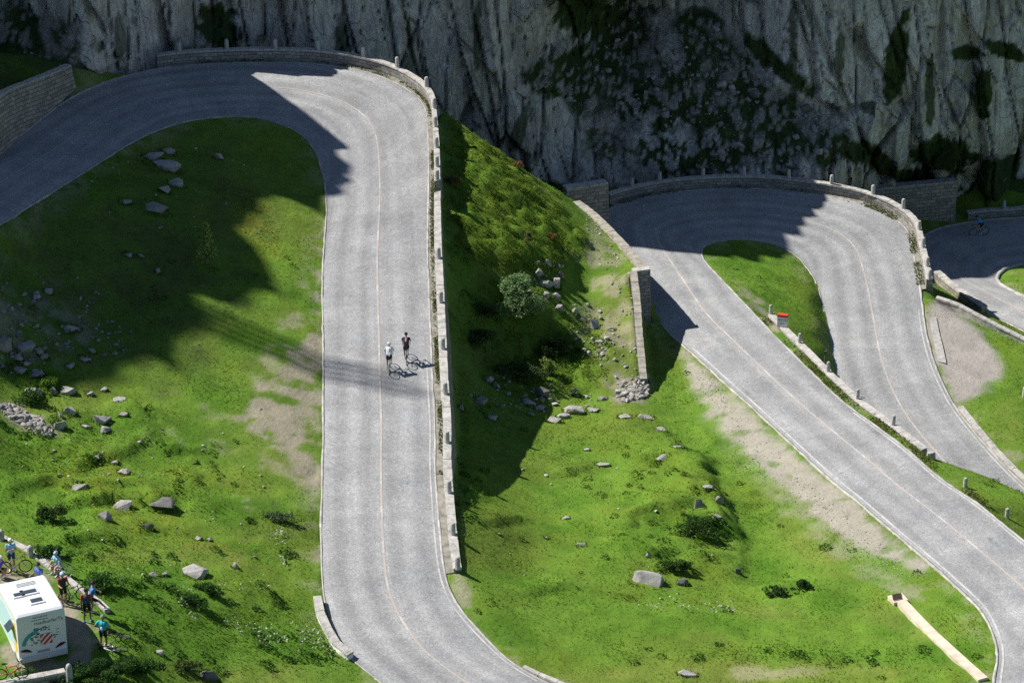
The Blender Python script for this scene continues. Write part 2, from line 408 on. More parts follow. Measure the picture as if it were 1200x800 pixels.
tin_pts([ # left slope
 (370,560,6.3),(330,600,6.8),(300,560,7.1),(250,570,7.5),(200,560,8.1),(100,560,9.0),(0,560,9.8),(300,480,7.6),(200,480,8.5),(100,470,9.4),(0,450,10.3),(340,400,8.2),(250,380,9.2),
 (150,350,10.4),(0,340,12.2),(330,300,9.2),(250,280,10.2),(150,260,11.8),(60,262,13.2),(360,222,9.6),(280,180,10.9),(200,190,11.7),(130,220,12.8),(310,240,10.2),(240,230,11.1),(60,320,12.0),(60,400,10.9),
 (355,650,6.0),(250,650,7.5),(160,640,8.5),(100,610,8.9),(0,615,9.6),(300,700,6.7),(360,735,5.6),(300,760,6.4),(200,720,7.9),(250,800,7.0),(350,790,5.9),(400,800,5.1),(190,780,7.9),
 (0,640,9.6),(20,640,9.6),(60,672,9.55),(100,695,9.45),(130,722,9.35),(145,760,9.2),(0,700,9.6),(70,755,9.5),(0,765,9.5),(78,782,9.2),(105,776,9.35),(138,776,9.1),
 (0,796,9.15),(40,788,9.15),(0,826,7.4),(60,815,7.4),(110,800,7.9),(170,800,7.9),(45,640,9.4),(90,670,9.2),(130,700,9.0),(150,730,8.7),(165,765,8.5)])
tin_pts([(-60,150,14.5),(0,95,16.0),(76,68,14.4),])   # bank above the left wall (behind it)
tin_pts([(-260,200,19),(-300,300,16.5),(-300,420,12.5),(-300,560,11),(-300,720,10),(-300,880,9),(-60,900,7.5),(200,900,6.3),(400,900,5.4),(640,900,4.2),(900,930,4.1),(1250,980,4),
 (1450,900,4),(1450,760,3.6),(1400,680,2),(1400,600,-6.5),(1450,480,-7),(1450,380,-9),(1450,300,-10.5),(1450,230,-11.5),(1250,640,-1.0),(1330,700,2.6)])
for x, y, z in [(-33.5,177.5,17.0),(-36,174,17.2),(-42,172,17.5),(-48,172,18),(-36,184,16.2),(-38,190,15.2),(-33.5,191,14.4),(-50,215,14),(-30,215,5),(0,215,-4),(10,212,-3),(20,212,-5),(24,215,-9),(45,222,-11),(60,224,-12),(60,100,3.8),(-60,100,8),(-60,150,15),(-60,190,22),(0,100,4.5),(62,180,-9),(64,140,1)]: PTS.append((x, y, z))
PTS = np.array(PTS)
XA, XB, YA, YB, GS = -48.0, 52.0, 112.0, 222.0, .25
NX = int((XB-XA)/GS)+1; NY = int((YB-YA)/GS)+1
gx = np.linspace(XA, XB, NX); gy = np.linspace(YA, YB, NY)
GX, GY = np.meshgrid(gx, gy)
def tin_raster(pts, lines, gx, gy, fill):
    vs, es, fs, ov, oe, of = delaunay_2d_cdt([Vector((p[0], p[1])) for p in pts], lines, [], 0, 1e-5)
    V = np.array([(v.x, v.y) for v in vs]); Z = np.zeros(len(V))
    for k, o in enumerate(ov):
        if len(o): Z[k] = pts[o[0]][2] if len(o) == 1 else min(pts[j][2] for j in o)
        else:
            d = (pts[:, 0]-V[k, 0])**2+(pts[:, 1]-V[k, 1])**2; Z[k] = pts[np.argmin(d), 2]
    H = np.full((len(gy), len(gx)), np.nan); sx = gx[1]-gx[0]; sy = gy[1]-gy[0]
    for f in fs:
        A, B, C = V[f[0]], V[f[1]], V[f[2]]; za, zb, zc = Z[f[0]], Z[f[1]], Z[f[2]]
        den = (B[1]-C[1])*(A[0]-C[0])+(C[0]-B[0])*(A[1]-C[1])
        if abs(den) < 1e-9: continue
        i0 = max(0, int((min(A[0], B[0], C[0])-gx[0])/sx)-1); i1 = min(len(gx), int((max(A[0], B[0], C[0])-gx[0])/sx)+2)
        j0 = max(0, int((min(A[1], B[1], C[1])-gy[0])/sy)-1); j1 = min(len(gy), int((max(A[1], B[1], C[1])-gy[0])/sy)+2)
        if i1 <= i0 or j1 <= j0: continue
        X, Y = np.meshgrid(gx[i0:i1], gy[j0:j1])
        a = ((B[1]-C[1])*(X-C[0])+(C[0]-B[0])*(Y-C[1]))/den; b = ((C[1]-A[1])*(X-C[0])+(A[0]-C[0])*(Y-C[1]))/den; c = 1-a-b
        m = (a > -1e-6) & (b > -1e-6) & (c > -1e-6)
        z = a*za+b*zb+c*zc; H[j0:j1, i0:i1] = np.where(m, z, H[j0:j1, i0:i1])
    for _ in range(400):
        n = np.isnan(H)
        if not n.any(): break
        for ax, sh in ((0, 1), (0, -1), (1, 1), (1, -1)):
            r = np.roll(H, sh, ax); H = np.where(np.isnan(H) & ~np.isnan(r), r, H)
    return np.where(np.isnan(H), fill, H)
H0 = tin_raster(PTS, LINES, gx, gy, 5.0)

def blur(a, r):
    for ax in (0, 1):
        p = np.pad(a, [(r, r) if k == ax else (0, 0) for k in (0, 1)], 'edge'); c = np.cumsum(p, axis=ax)
        c = np.concatenate([np.zeros_like(np.take(c, [0], ax)), c], ax); n = a.shape[ax]
        a = (np.take(c, range(2*r+1, 2*r+1+n), ax)-np.take(c, range(0, n), ax))/(2*r+1)
    return a
def dist_to(lines, gx, gy, maxd=4.0):
    """distance from grid points to dense polylines"""
    D = np.full((len(gy), len(gx)), maxd); s = gx[1]-gx[0]; w = int(maxd/s)+1
    for L in lines:
        p = catmull(np.asarray(L)[:, :3], .3)
        for x, y, _ in p:
            i = int((x-gx[0])/s); j = int((y-gy[0])/s)
            i0, i1 = max(0, i-w), min(len(gx), i+w+1); j0, j1 = max(0, j-w), min(len(gy), j+w+1)
            if i1 <= i0 or j1 <= j0: continue
            d = np.sqrt((gx[None, i0:i1]-x)**2+(gy[j0:j1, None]-y)**2)
            D[j0:j1, i0:i1] = np.minimum(D[j0:j1, i0:i1], d)
    return D
DH = dist_to(HARD, gx, gy, 3.0)
def in_strip(o, i):
    """grid mask inside a lofted strip (quads)"""
    M = np.zeros(GX.shape, bool)
    for k in range(len(o)-1):
        q = np.array([o[k][:2], o[k+1][:2], i[k+1][:2], i[k][:2]])
        i0 = max(0, int((q[:, 0].min()-XA)/GS)); i1 = min(NX, int((q[:, 0].max()-XA)/GS)+2); j0 = max(0, int((q[:, 1].min()-YA)/GS)); j1 = min(NY, int((q[:, 1].max()-YA)/GS)+2)
        if i1 <= i0 or j1 <= j0: continue
        X = GX[j0:j1, i0:i1]; Y = GY[j0:j1, i0:i1]; s = None; pos = np.ones(X.shape, bool); neg = np.ones(X.shape, bool)
        for e in range(4):
            a, b = q[e], q[(e+1) % 4]; c = (b[0]-a[0])*(Y-a[1])-(b[1]-a[1])*(X-a[0]); pos &= c >= -1e-9; neg &= c <= 1e-9
        M[j0:j1, i0:i1] |= pos | neg
    return M
ROADM = in_strip(O1, I1) | in_strip(O2, I2) | in_strip(O3, I3)
DR = dist_to([O1, I1, O2, I2, O3, I3], gx, gy, 3.0)
w = np.clip(DH/2.2, 0, 1)
H = H0*(1-w)+blur(blur(H0, 4), 4)*w
PXG, PYG = proj(GX, GY, H)
def ell(px, py, rx, ry, soft=.35, rot=0.0, nz=.0):
    a = R(rot); dx = PXG-px; dy = PYG-py; u = (dx*math.cos(a)+dy*math.sin(a))/rx; v = (-dx*math.sin(a)+dy*math.cos(a))/ry
    d = np.sqrt(u*u+v*v)
    if nz: d = d+nz*fbm(GX*.6, GY*.6, 91, 4)
    return 1-sst(1-soft, 1+soft, d)
def poly(pts, soft=6.0):
    """soft mask of a polygon in picture space, mapped on the ground it covers"""
    ins = np.zeros(GX.shape, bool); dm = np.full(GX.shape, 1e9); n = len(pts)
    for k in range(n):
        (x1, y1), (x2, y2) = pts[k], pts[(k+1) % n]
        cond = ((y1 > PYG) != (y2 > PYG)) & (PXG < (x2-x1)*(PYG-y1)/(y2-y1+1e-9)+x1); ins ^= cond
        L = (x2-x1)**2+(y2-y1)**2+1e-9; t = np.clip(((PXG-x1)*(x2-x1)+(PYG-y1)*(y2-y1))/L, 0, 1)
        dm = np.minimum(dm, np.hypot(PXG-x1-t*(x2-x1), PYG-y1-t*(y2-y1)))
    s = np.where(ins, dm, -dm)+fbm(GX*.7, GY*.7, 33, 4)*soft*1.3
    return sst(-soft, soft, s)
# ---- what covers the ground
dirt = np.maximum.reduce([poly([(322,440),(345,400),(376,390),(377,590),(352,560),(325,545),(300,520),(285,490)], 22)*.9, ell(330,395,14,60,.5,25,.4)*.5,
     ell(1130,385,14,9)*.3,
    ell(300,590,25,8,.5,0,.5)*.5, ell(60,690,60,14,.5,35,.2)*.55, poly([(0,665),(60,690),(118,735),(128,780),(70,785),(0,786)], 6)*.95, ell(1060,690,30,9,.5,20,.3)*.5,
    ell(740,455,25,18,.4,0,.4)*.5, ell(715,330,28,70,.5,-12,.5)*.55, ell(735,400,14,60,.5,5,.4)*.5, ell(880,350,18,8,.5,40,.3)*.5, ell(1185,530,22,8,.5,30,.5)*.4, ell(870,790,90,8,.5,0,.4)*.45,
    poly([(878,350),(892,347),(926,396),(913,399)], 3)*.8, ell(385,270,7,30,.5)*.6, ell(375,330,7,50,.5)*.6, ell(372,660,6,30,.5)*.4, ell(545,700,9,30,.5,-20)*.6, ell(590,757,25,7,.5,35)*.5, ell(240,480,60,10,.5,20,.5)*.3, ell(250,520,80,20,.5,10,.7)*.3, ell(960,620,90,18,.5,38,.5)*.25])
verge = np.clip(poly([(803,412),(830,440),(900,500),(970,562),(1090,664),(1080,678),(990,628),(900,556),(835,490),(813,446)], 8)*1.0+ell(950,600,120,16,.6,41,.7)*.22, 0, 1)
gravel = poly([(1088,355),(1104,352),(1130,372),(1160,400),(1178,430),(1165,450),(1140,462),(1122,474),(1108,448),(1094,418),(1086,380)], 7)
yellow = np.maximum.reduce([ell(290,258,26,22,.6,20,.5), ell(310,290,20,25,.6,0,.5)*.8, ell(140,560,90,26,.6,5,.5)*.8, ell(165,605,55,20,.6,0,.5)*.6, ell(760,600,70,25,.6,0,.6)*.35, ell(1195,325,20,9,.6)*.7, ell(700,620,50,20,.6,0,.6)*.3, ell(255,640,60,14,.6,5,.5)*.4])
dry = np.maximum.reduce([ell(300,700,110,9,.6,0,.6)*.0, ell(260,650,60,14,.6,10,.5)*.7, ell(300,620,50,10,.6,0,.5)*.5, ell(720,380,30,70,.6,0,.5)*.8, ell(950,640,60,18,.6,40,.5)*.5, ell(870,790,180,14,.6,0,.5)*.8, ell(330,520,70,50,.6,0,.6)*.6, ell(150,650,60,12,.6,0,.6)*.5,
    ell(1060,730,60,14,.6,20,.5)*.5, ell(280,790,90,14,.6,0,.6)*.7, ell(40,690,60,18,.5,35)*.6, ell(1180,500,26,34,.6,0,.5)*.5, ell(860,640,8,6)*.2, ell(900,720,40,10,.6)*.5])
bush = np.maximum.reduce([poly([(530,150),(560,165),(640,230),(690,285),(690,310),(640,330),(560,320),(525,300)], 10), ell(640,420,70,50,.4,0,.4), ell(590,370,60,40,.4,0,.4)*.8])
white = np.maximum.reduce([ell(180,690,50,9,.5,10,.5), ell(230,720,80,9,.5,15,.5)*.8, ell(335,650,12,34,.5,-15,.5), ell(345,745,60,14,.5,10,.6)*.8, ell(275,690,70,6,.5,0,.5)*.6, ell(270,605,40,7,.5,0,.4)*.5, ell(820,712,45,10,.5,5,.5)*.9, ell(330,605,24,5,.5)*.6, ell(760,715,30,5,.5)*.4])
scree = np.maximum.reduce([ell(40,385,70,45,.5,20,.7)*.6, ell(30,490,38,12,.4,20,.2), ell(738,458,22,16,.4,0,.3), ell(700,395,20,40,.5,-20,.6)*.5])
lush = np.maximum.reduce([ell(60,520,70,30,.6,0,.5), ell(130,660,90,30,.6,20,.5)*.8, ell(540,590,30,40,.6)*.6, ell(290,740,130,50,.6,0,.5)*.7, ell(1000,640,30,12,.6)*.4, ell(950,770,150,12,.6,0,.5)*.6, ell(30,440,50,20,.6)])
nearroad = 1-np.clip((DR-.15)/1.6, 0, 1)
amp = np.clip((DH-.2)/1.8, 0, 1)*(1-.75*np.maximum(gravel, ell(60,735,90,55)))
rough = .45+.55*fbm(GX*.08, GY*.08, 5, 3)+.9*bush+.35*lush
rough = np.clip(rough, .15, 2)*(1-.6*np.maximum(dirt, verge))
hum = np.maximum(ell(800,590,90,75,.6), ell(130,560,130,60,.6)*.8)
disp = amp*(fbm(GX*.16, GY*.16, 1, 4)*.35*(.5+rough)+fbm(GX*.55, GY*.55, 2, 4)*.17*rough*(1+hum)+fbm(GX*1.6, GY*1.6, 3, 3)*.10*rough)
# terracettes on the meadow hummock and the left slope: little steps along the slope
st = np.sin(GY*1.35+fbm(GX*.22, GY*.22, 8, 3)*5.5+GX*.12); disp += amp*hum*(sst(.1, .95, st)*.46-.16)
f1, f2, ha, hb, _, _ = voro(GX*.95, GY*.95, 50); disp += amp*bush*(np.sqrt(np.clip(1-f1*1.25, 0, 1)))*(.18+.38*ha)
# broken turf banks on the hummock: the ground steps down to the right and towards the viewer
def bank(pts, hgt, wid, back, sgn=1):
    q = np.array([G0(*p) for p in pts]); D = np.full(GX.shape, 1e9); S = np.zeros(GX.shape); TT = np.zeros(GX.shape); L = along(q)
    for k in range(len(q)-1):
        a, b = q[k][:2], q[k+1][:2]; d = b-a; t = np.clip(((GX-a[0])*d[0]+(GY-a[1])*d[1])/(d@d), 0, 1); ex = GX-a[0]-t*d[0]; ey = GY-a[1]-t*d[1]; dd = np.hypot(ex, ey); m = dd < D
        D = np.where(m, dd, D); S = np.where(m, np.sign(d[0]*ey-d[1]*ex), S); TT = np.where(m, (L[k]+t*(L[k+1]-L[k]))/L[-1], TT)
    u = D*S*sgn+fbm(GX*.9, GY*.9, 88, 3)*.35; env = np.sin(np.pi*np.clip(TT, 0, 1))**.6*(D < 6)
    return hgt*env*sst(-wid, wid, u)*np.clip(1-np.maximum(u, 0)/back, 0, 1)
def G0(px, py):
    k = np.argmin((PXG-px)**2+(PYG-py)**2); return np.array([GX.flat[k], GY.flat[k], H.flat[k]])
disp += bank([(770,498),(797,518),(822,538),(834,560),(838,582),(856,602),(868,628),(874,656),(866,684)], .55, .40, 4.0, -1)
disp += bank([(745,612),(780,606),(815,612),(848,622)], .5, .35, 2.5, 1)+bank([(700,640),(760,652),(820,650),(862,660)], .45, .3, 2.2, 1)+bank([(720,585),(770,590),(812,596)], .35, .2, 2.0, 1)
disp += bank([(640,560),(690,548),(740,552),(790,548)], .3, .25, 1.8, 1)+bank([(600,700),(660,690),(720,700),(780,705)], .35, .25, 2.0, 1)+bank([(560,620),(610,610),(660,618)], .3, .25, 1.6, 1)+bank([(880,700),(930,690),(980,700)], .3, .25, 1.8, 1)+bank([(760,560),(800,556),(826,565)], .4, .2, 1.6, 1)
disp += bank([(85,590),(130,580),(180,592),(208,588)], .55, .2, 2.5, 1)+bank([(150,468),(166,485),(180,480)], .6, .2, 2.5, -1)+bank([(60,640),(110,628),(150,634)], .3, .2, 2.0, 1)+bank([(560,560),(600,548),(640,556)], .25, .2, 2.0, 1)
H = H+disp
roadin = ROADM & (DR > .22); H = np.where(roadin, H-.35, H)
def ground(x, y):
    fx = (np.asarray(x, float)-XA)/GS; fy = (np.asarray(y, float)-YA)/GS
    i = np.clip(np.floor(fx).astype(int), 0, NX-2); j = np.clip(np.floor(fy).astype(int), 0, NY-2); u = np.clip(fx-i, 0, 1); v = np.clip(fy-j, 0, 1)
    return H[j, i]*(1-u)*(1-v)+H[j, i+1]*u*(1-v)+H[j+1, i]*(1-u)*v+H[j+1, i+1]*u*v
def G(px, py, lift=0.0):
    """the ground point seen at a pixel of the photograph (marching along the sight line)"""
    d = ray(px, py); t = np.linspace(118, 250, 1600)
    X, Y, Z = d[0]*t, d[1]*t, CAMZ+d[2]*t
    hit = np.nonzero(Z < ground(X, Y)+lift)[0]
    k = hit[0] if len(hit) else len(t)-1
    return np.array([X[k], Y[k], float(ground(X[k], Y[k]))])
def gat(arr, x, y):
    i = int(np.clip(round((x-XA)/GS), 0, NX-1)); j = int(np.clip(round((y-YA)/GS), 0, NY-1)); return arr[j, i]
# ---- ground colours (albedo, with some shade painted in)
n1 = fbm(GX*.35, GY*.35, 20, 5); n2 = fbm(GX*1.1, GY*1.1, 21, 4); n3 = fbm(GX*.12, GY*.12, 22, 3)
def L3(c): return np.array(c)[None, None, :]
col = L3((.118, .215, .024))*np.ones(GX.shape+(1,))
def blend(c, m): 
    global col
    m = np.clip(m, 0, 1)[..., None]; col = col*(1-m)+L3(c)*m
blend((.125, .195, .020), sst(-.05, .5, n1)*.75); blend((.060, .150, .010), sst(.0, .5, -n1)*.7); blend((.135, .160, .028), sst(.1, .5, n3)*.4)
blend((.072, .175, .016), lush*.5); heath_shade = np.maximum.reduce([ell(120,330,150,110,.5,10,.6), ell(200,260,110,60,.5,0,.6)*.8, ell(25,85,60,40,.4), ell(590,400,70,80,.5,0,.4)*.7, ell(220,200,100,50,.5,0,.6)*.5])
blend((.060, .088, .024), heath_shade*(.45+.4*sst(-.3, .3, n2+n1)))  # brownish heather tint that also paints shade onto the left slope and bank
blend((.19, .19, .05), dry*(.25+.4*sst(-.3, .3, n2))); blend((.15, .135, .012), yellow*sst(-.1, .35, n2)*.45)
blend((.075, .140, .012), bush*.6); blend((.27, .245, .20), scree*sst(-.15, .2, n2)*.9)
blend((.30, .265, .205), dirt*sst(-.2, .25, n2*1.3+.5*n1+dirt*.9-.42)); blend((.33, .305, .28), gravel); blend((.335, .31, .265), verge*(.35+.6*sst(-.25, .1, n2+.5*n1+.25*verge))); blend((.30, .27, .20), nearroad*.35*sst(-.1, .3, n2))
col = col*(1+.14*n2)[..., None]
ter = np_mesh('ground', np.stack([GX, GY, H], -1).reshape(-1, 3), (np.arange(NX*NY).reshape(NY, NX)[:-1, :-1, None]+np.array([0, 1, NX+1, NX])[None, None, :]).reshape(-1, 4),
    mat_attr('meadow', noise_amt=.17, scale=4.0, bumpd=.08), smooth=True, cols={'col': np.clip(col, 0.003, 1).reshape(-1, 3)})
tag(ter, kind='structure')
# outer country: one wide sheet with a hole under the detailed ground
def outer_h(x, y):
    cx = np.clip(x, XA, XB); cy = np.clip(y, YA, YB); d = np.hypot(x-cx, y-cy)
    return ground(cx, cy)*np.exp(-d/60)+(1-np.exp(-d/60))*(-6+.12*np.maximum(0, -(x+60)))-.02*d*(d < 0)
ax = np.concatenate([np.linspace(-1500, XA, 40), np.linspace(XA, XB, 60)[1:-1], np.linspace(XB, 1500, 40)])
ay = np.concatenate([np.linspace(-1500, YA, 40), np.linspace(YA, YB, 60)[1:-1], np.linspace(YB, 1800, 40)])
AX, AY = np.meshgrid(ax, ay); inside = (AX > XA-.1) & (AX < XB+.1) & (AY > YA-.1) & (AY < YB+.1)
AZ = outer_h(AX, AY)+fbm(AX*.03, AY*.03, 77, 4)*1.5*np.clip(np.hypot(AX-np.clip(AX, XA, XB), AY-np.clip(AY, YA, YB))/20, 0, 1)
idx = np.arange(AX.size).reshape(AX.shape); cells = []
for j in range(len(ay)-1):
    for i in range(len(ax)-1):
        if inside[j, i] and inside[j+1, i+1] and inside[j, i+1] and inside[j+1, i]: continue
        cells.append((idx[j, i], idx[j, i+1], idx[j+1, i+1], idx[j+1, i]))
oc = np.tile(np.array([[.06, .10, .02]]), (AX.size, 1))
tag(np_mesh('valley_terrain', np.stack([AX, AY, AZ], -1).reshape(-1, 3), np.array(cells), MATS['meadow'], smooth=True, cols={'col': oc}), kind='structure')
# ================================================================ the rock wall behind: Y as a function of (x, height)
CP = [Q(*q) for q in [(80,112,188.6),(30,140,187),(0,160,186),(0,100,190),(0,60,193.5),(0,0,197),(50,90,189.5),(50,40,194),(60,0,195),(85,106,189.2),(100,0,191.5),(100,50,190.5),(150,84,194),(150,0,195.5),(190,74,197),(200,0,198.5),
 (240,72,199.5),(240,30,201.5),(250,0,201),(300,65,202),(300,0,203),(420,65,203.5),(420,0,205),(520,125,205),(520,60,205.6),(520,0,206.5),(590,185,206),(600,100,206.6),(600,0,208),(640,215,206.3),(650,120,207.5),(660,0,209.5),
 (672,130,209),(680,0,215),(690,222,207),(690,150,210),(690,100,213),(700,50,218),(720,225,206.8),(720,150,210.5),(740,60,217),(740,0,222),(800,205,207),(800,120,212),(800,50,218),(800,0,222),
 (830,40,218.5),(880,90,216),(950,140,213.7),(1000,175,212.3),(870,205,207),(960,205,208.5),(1000,212,213),(840,0,219.5),(950,0,216.5),(950,70,215.2),(1050,0,217),(1050,100,214.8),(1040,188,215.5),(1100,212,218.2),(1100,160,215),(1150,0,219),(1150,190,217),(1200,150,219),(1200,0,221),
 (1040,222,217.6),(1120,218,218.6),(1128,238,219),(1200,228,223),(1200,200,226),(1165,205,221),(1300,200,226),(1300,100,225),(1300,0,226)]]
CP += [np.array(q, float) for q in [(-29,188.8,6),(-20,202,2),(-8,204,0),(2,205.5,-6),(8,205.5,-8),(16,206,-10),(22,218,-14),(27,220,-14),(36,221,-14),(48,226,-14),
 (-60,187,8),(-60,192,40),(-45,191,30),(-34,193,30),(-25,200,30),(-15,206,30),(-8,208.5,30),(1,210.5,30),(5,219,30),(8,226,30),(14,226,30),(18,220,30),(30,221,30),(48,230,30),
 (-75,178,8),(-75,181,60),(-95,165,8),(-95,168,70),(-115,148,8),(-115,151,80),(-60,194,90),(-30,202,90),(0,215,90),(48,235,90),(-75,185,130),(-115,155,130),(0,220,130),(48,240,130)]]
CP = np.array(CP)
def cliff_base(x, z):
    """rasterise the control surface once, look it up afterwards"""
    fx = (np.asarray(x, float)-CX[0])/(CX[1]-CX[0]); fz = (np.asarray(z, float)-CZ[0])/(CZ[1]-CZ[0])
    i = np.clip(np.floor(fx).astype(int), 0, len(CX)-2); j = np.clip(np.floor(fz).astype(int), 0, len(CZ)-2); u = np.clip(fx-i, 0, 1); v = np.clip(fz-j, 0, 1)
    return CB[j, i]*(1-u)*(1-v)+CB[j, i+1]*u*(1-v)+CB[j+1, i]*(1-u)*v+CB[j+1, i+1]*u*v
CX = np.arange(-116, 49, .5); CZ = np.arange(-14, 131, .5)
_sw = np.stack([CP[:, 0], CP[:, 2], CP[:, 1]], 1)
CB = blur(tin_raster(_sw, [], CX, CZ, 215.0), 2)
# skyline of the wall out of the frame, from the shadows it throws on the road and the slope
SHL = [(420,75),(410,80),(395,88),(378,97),(355,97),(310,90),(255,97),(310,118),(350,125),(360,145),(390,160),(395,180),(405,205),(395,230),(378,252),(287,267),(300,300),(310,340),(305,365),(250,372),(255,400),(235,425),(200,450),(140,455),(60,452),(0,440)]
SHR = [(978,233),(965,248),(940,270),(915,290),(925,303),(870,309),(835,313),(775,316)]
SHF = [(1200,310),(1150,300),(1095,293)]
def sun_hit(p):
    t = np.arange(1.0, 170, .25); X = p[0]+SUN_H[0]*t; Y = p[1]+SUN_H[1]*t; Z = p[2]+math.tan(SUN_EL)*t
    h = np.nonzero(Y > cliff_base(X, Z))[0]
    return (X[h[0]], Z[h[0]]) if len(h) else None
TOP = []
for q in SHL+SHR+SHF:
    lift = G(*q)
    if gat(ROADM, lift[0], lift[1]): lift = G(q[0], q[1], .3)+np.array([0, 0, .3])
    r = sun_hit(lift)
    if r: TOP.append((r[0], r[1], q))
prof_pts = [(x, z) for x, z, q in TOP if q in SHL[2:]]
prof_pts = [(-140, 78)]+sorted(prof_pts)+[(-20.7, 22.0), (-19.7, 38.6), (-14.7, 36.6), (-13.6, 35.2), (-6.1, 28.2), (.4, 23), (1.6, 22.7), (3.0, 20), (4.6, 22), (5.9, 27.6), (16, 29), (60, 32)]
prof_pts = np.array(sorted(prof_pts))
cxs = np.concatenate([np.arange(-115, -95, .8), np.arange(-95, -60, .25), np.arange(-60, -42, .3), np.arange(-42, 44, .15)])
ztop = np.interp(cxs, prof_pts[:, 0], prof_pts[:, 1])+np.where(cxs < -20, 1.0, .6)*(fbm(cxs*.5, cxs*0+3.3, 131, 2)*1.6+fbm(cxs*1.6, cxs*0+7.7, 132, 2)*.45)
rows = np.arange(-13, 15.5, .15); nup = 46
Zr = np.concatenate([np.repeat(rows[:, None], len(cxs), 1), 15.4+(ztop-15.4)[None, :]*np.linspace(0, 1, nup+1)[1:, None]], 0)
Xr = np.repeat(cxs[None, :], Zr.shape[0], 0)
Yb = cliff_base(Xr, Zr)
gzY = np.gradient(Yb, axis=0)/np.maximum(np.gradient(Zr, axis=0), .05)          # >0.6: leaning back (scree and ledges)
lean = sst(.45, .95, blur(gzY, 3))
wx = Xr+fbm(Xr*.10, Zr*.08, 61, 2)*.7; wz = Zr+fbm(Xr*.12, Zr*.10, 62, 2)*.8
cut = np.zeros_like(Xr)
def big(x, z):
    a0 = voro(x*.17+.03*z, z*.022, 36); a1 = voro(x*.36+.02*z, z*.075+.03*x, 40); r_ = np.abs(fbm(x*.40, z*.05, 65, 3))
    return (a0[2]-.5)*2.4+a0[4]*(a0[3]-.5)*2.6+(a1[2]-.5)*1.7+a1[4]*(a1[3]-.5)*2.0+a1[5]*(a1[2]-.5)*1.0-(.22-r_)*.6
A0 = voro(wx*.17+.03*wz, wz*.022, 36); A1 = voro(wx*.36+.02*wz, wz*.075+.03*wx, 40)
A2 = voro(wx*.62+.05*wz, wz*.17, 44); A3 = voro(wx*1.5-.15*wz, wz*.62, 47)
# every slab is a plane of its own: the big relief is read at the slab's centre, its face is tilted, the joints stay sharp and dark
c2z = wz-A2[5]/.17; c2x = wx-(A2[4]-.05*A2[5]/.17)/.62
jag = fbm(Xr*1.3, Zr*.9, 68, 3)
rock_d = .6*big(c2x, c2z)+.4*big(wx, wz)+A2[4]*(A2[2]-.5)*2.0+A2[5]*(A2[3]-.42)*1.3+(1-sst(0, .05, A2[1]-A2[0]+.03*jag))*.42+(1-sst(0, .07, A1[1]-A1[0]+.03*jag))*.8+(1-sst(0, .05, A0[1]-A0[0]))*.9
brk = sst(-.1, .25, fbm(Xr*.2, Zr*.16, 69, 3))           # some slabs are broken into smaller blocks, others stay clean
rock_d = rock_d+brk*((A3[2]-.5)*.42+A3[4]*(A3[3]-.5)*.5+A3[5]*(A3[2]-.45)*.40+(1-sst(0, .06, A3[1]-A3[0]))*.12)+fbm(Xr*1.1, Zr*.3, 67, 3)*.10
B1 = voro(Xr*.8, Zr*1.1, 70); B2 = voro(Xr*1.9, Zr*2.4, 74)
talus_d = -np.sqrt(np.clip(1-B1[0]*1.35, 0, 1))*.9*(B1[2] > .55)*B1[3]-np.sqrt(np.clip(1-B2[0]*1.4, 0, 1))*.42*(B2[2] > .45)+fbm(Xr*.35, Zr*.5, 75, 4)*.9
outc = sst(.10, .30, fbm(Xr*.13+4, Zr*.2, 78, 3))*lean; 
Yd = Yb+rock_d*(1-lean)+lean*(talus_d*(1-outc)+(rock_d*.75)*outc)
CPX, CPY = proj(Xr, Yd, Zr)
VN = fbm(Xr*.55, Zr*.45, 93, 3)+.75*fbm(Xr*1.9, Zr*1.5, 94, 4)
def cell_(px, py, rx, ry, rot=0.0):
    a = R(rot); dx = CPX-px; dy = CPY-py; u = (dx*math.cos(a)+dy*math.sin(a))/rx; v = (-dx*math.sin(a)+dy*math.cos(a))/ry
    return 1-sst(.85, 1.1, np.sqrt(u*u+v*v)+.6*VN)
veg = np.maximum.reduce([cell_(560,30,5,40)*.8, cell_(400,40,8,30)*.8, cell_(140,40,6,34)*.7, cell_(930,60,5,70)*.8, cell_(1090,110,6,60)*.9, cell_(1180,60,30,8,20), cell_(610,150,8,30,20)*.8, cell_(480,60,5,40)*.7, cell_(253,38,24,26), cell_(252,60,40,7), cell_(22,45,24,40), cell_(30,88,40,18), cell_(690,15,40,40), cell_(700,62,45,22), cell_(740,90,30,60)*.9, cell_(660,95,40,22), cell_(800,120,50,40,40), cell_(640,222,40,10), cell_(790,180,60,22),
   cell_(1020,185,55,16,30), cell_(1050,80,14,60,10), cell_(1100,180,30,26), cell_(1160,228,40,20,-15), cell_(905,70,50,12,40), cell_(1130,60,22,10), cell_(1150,110,10,30), cell_(985,60,6,40)*.8, cell_(1170,200,30,14,-30), cell_(455,20,6,30)*.4, cell_(880,120,30,12,45)*.9,cell_(1060,205,40,10)])
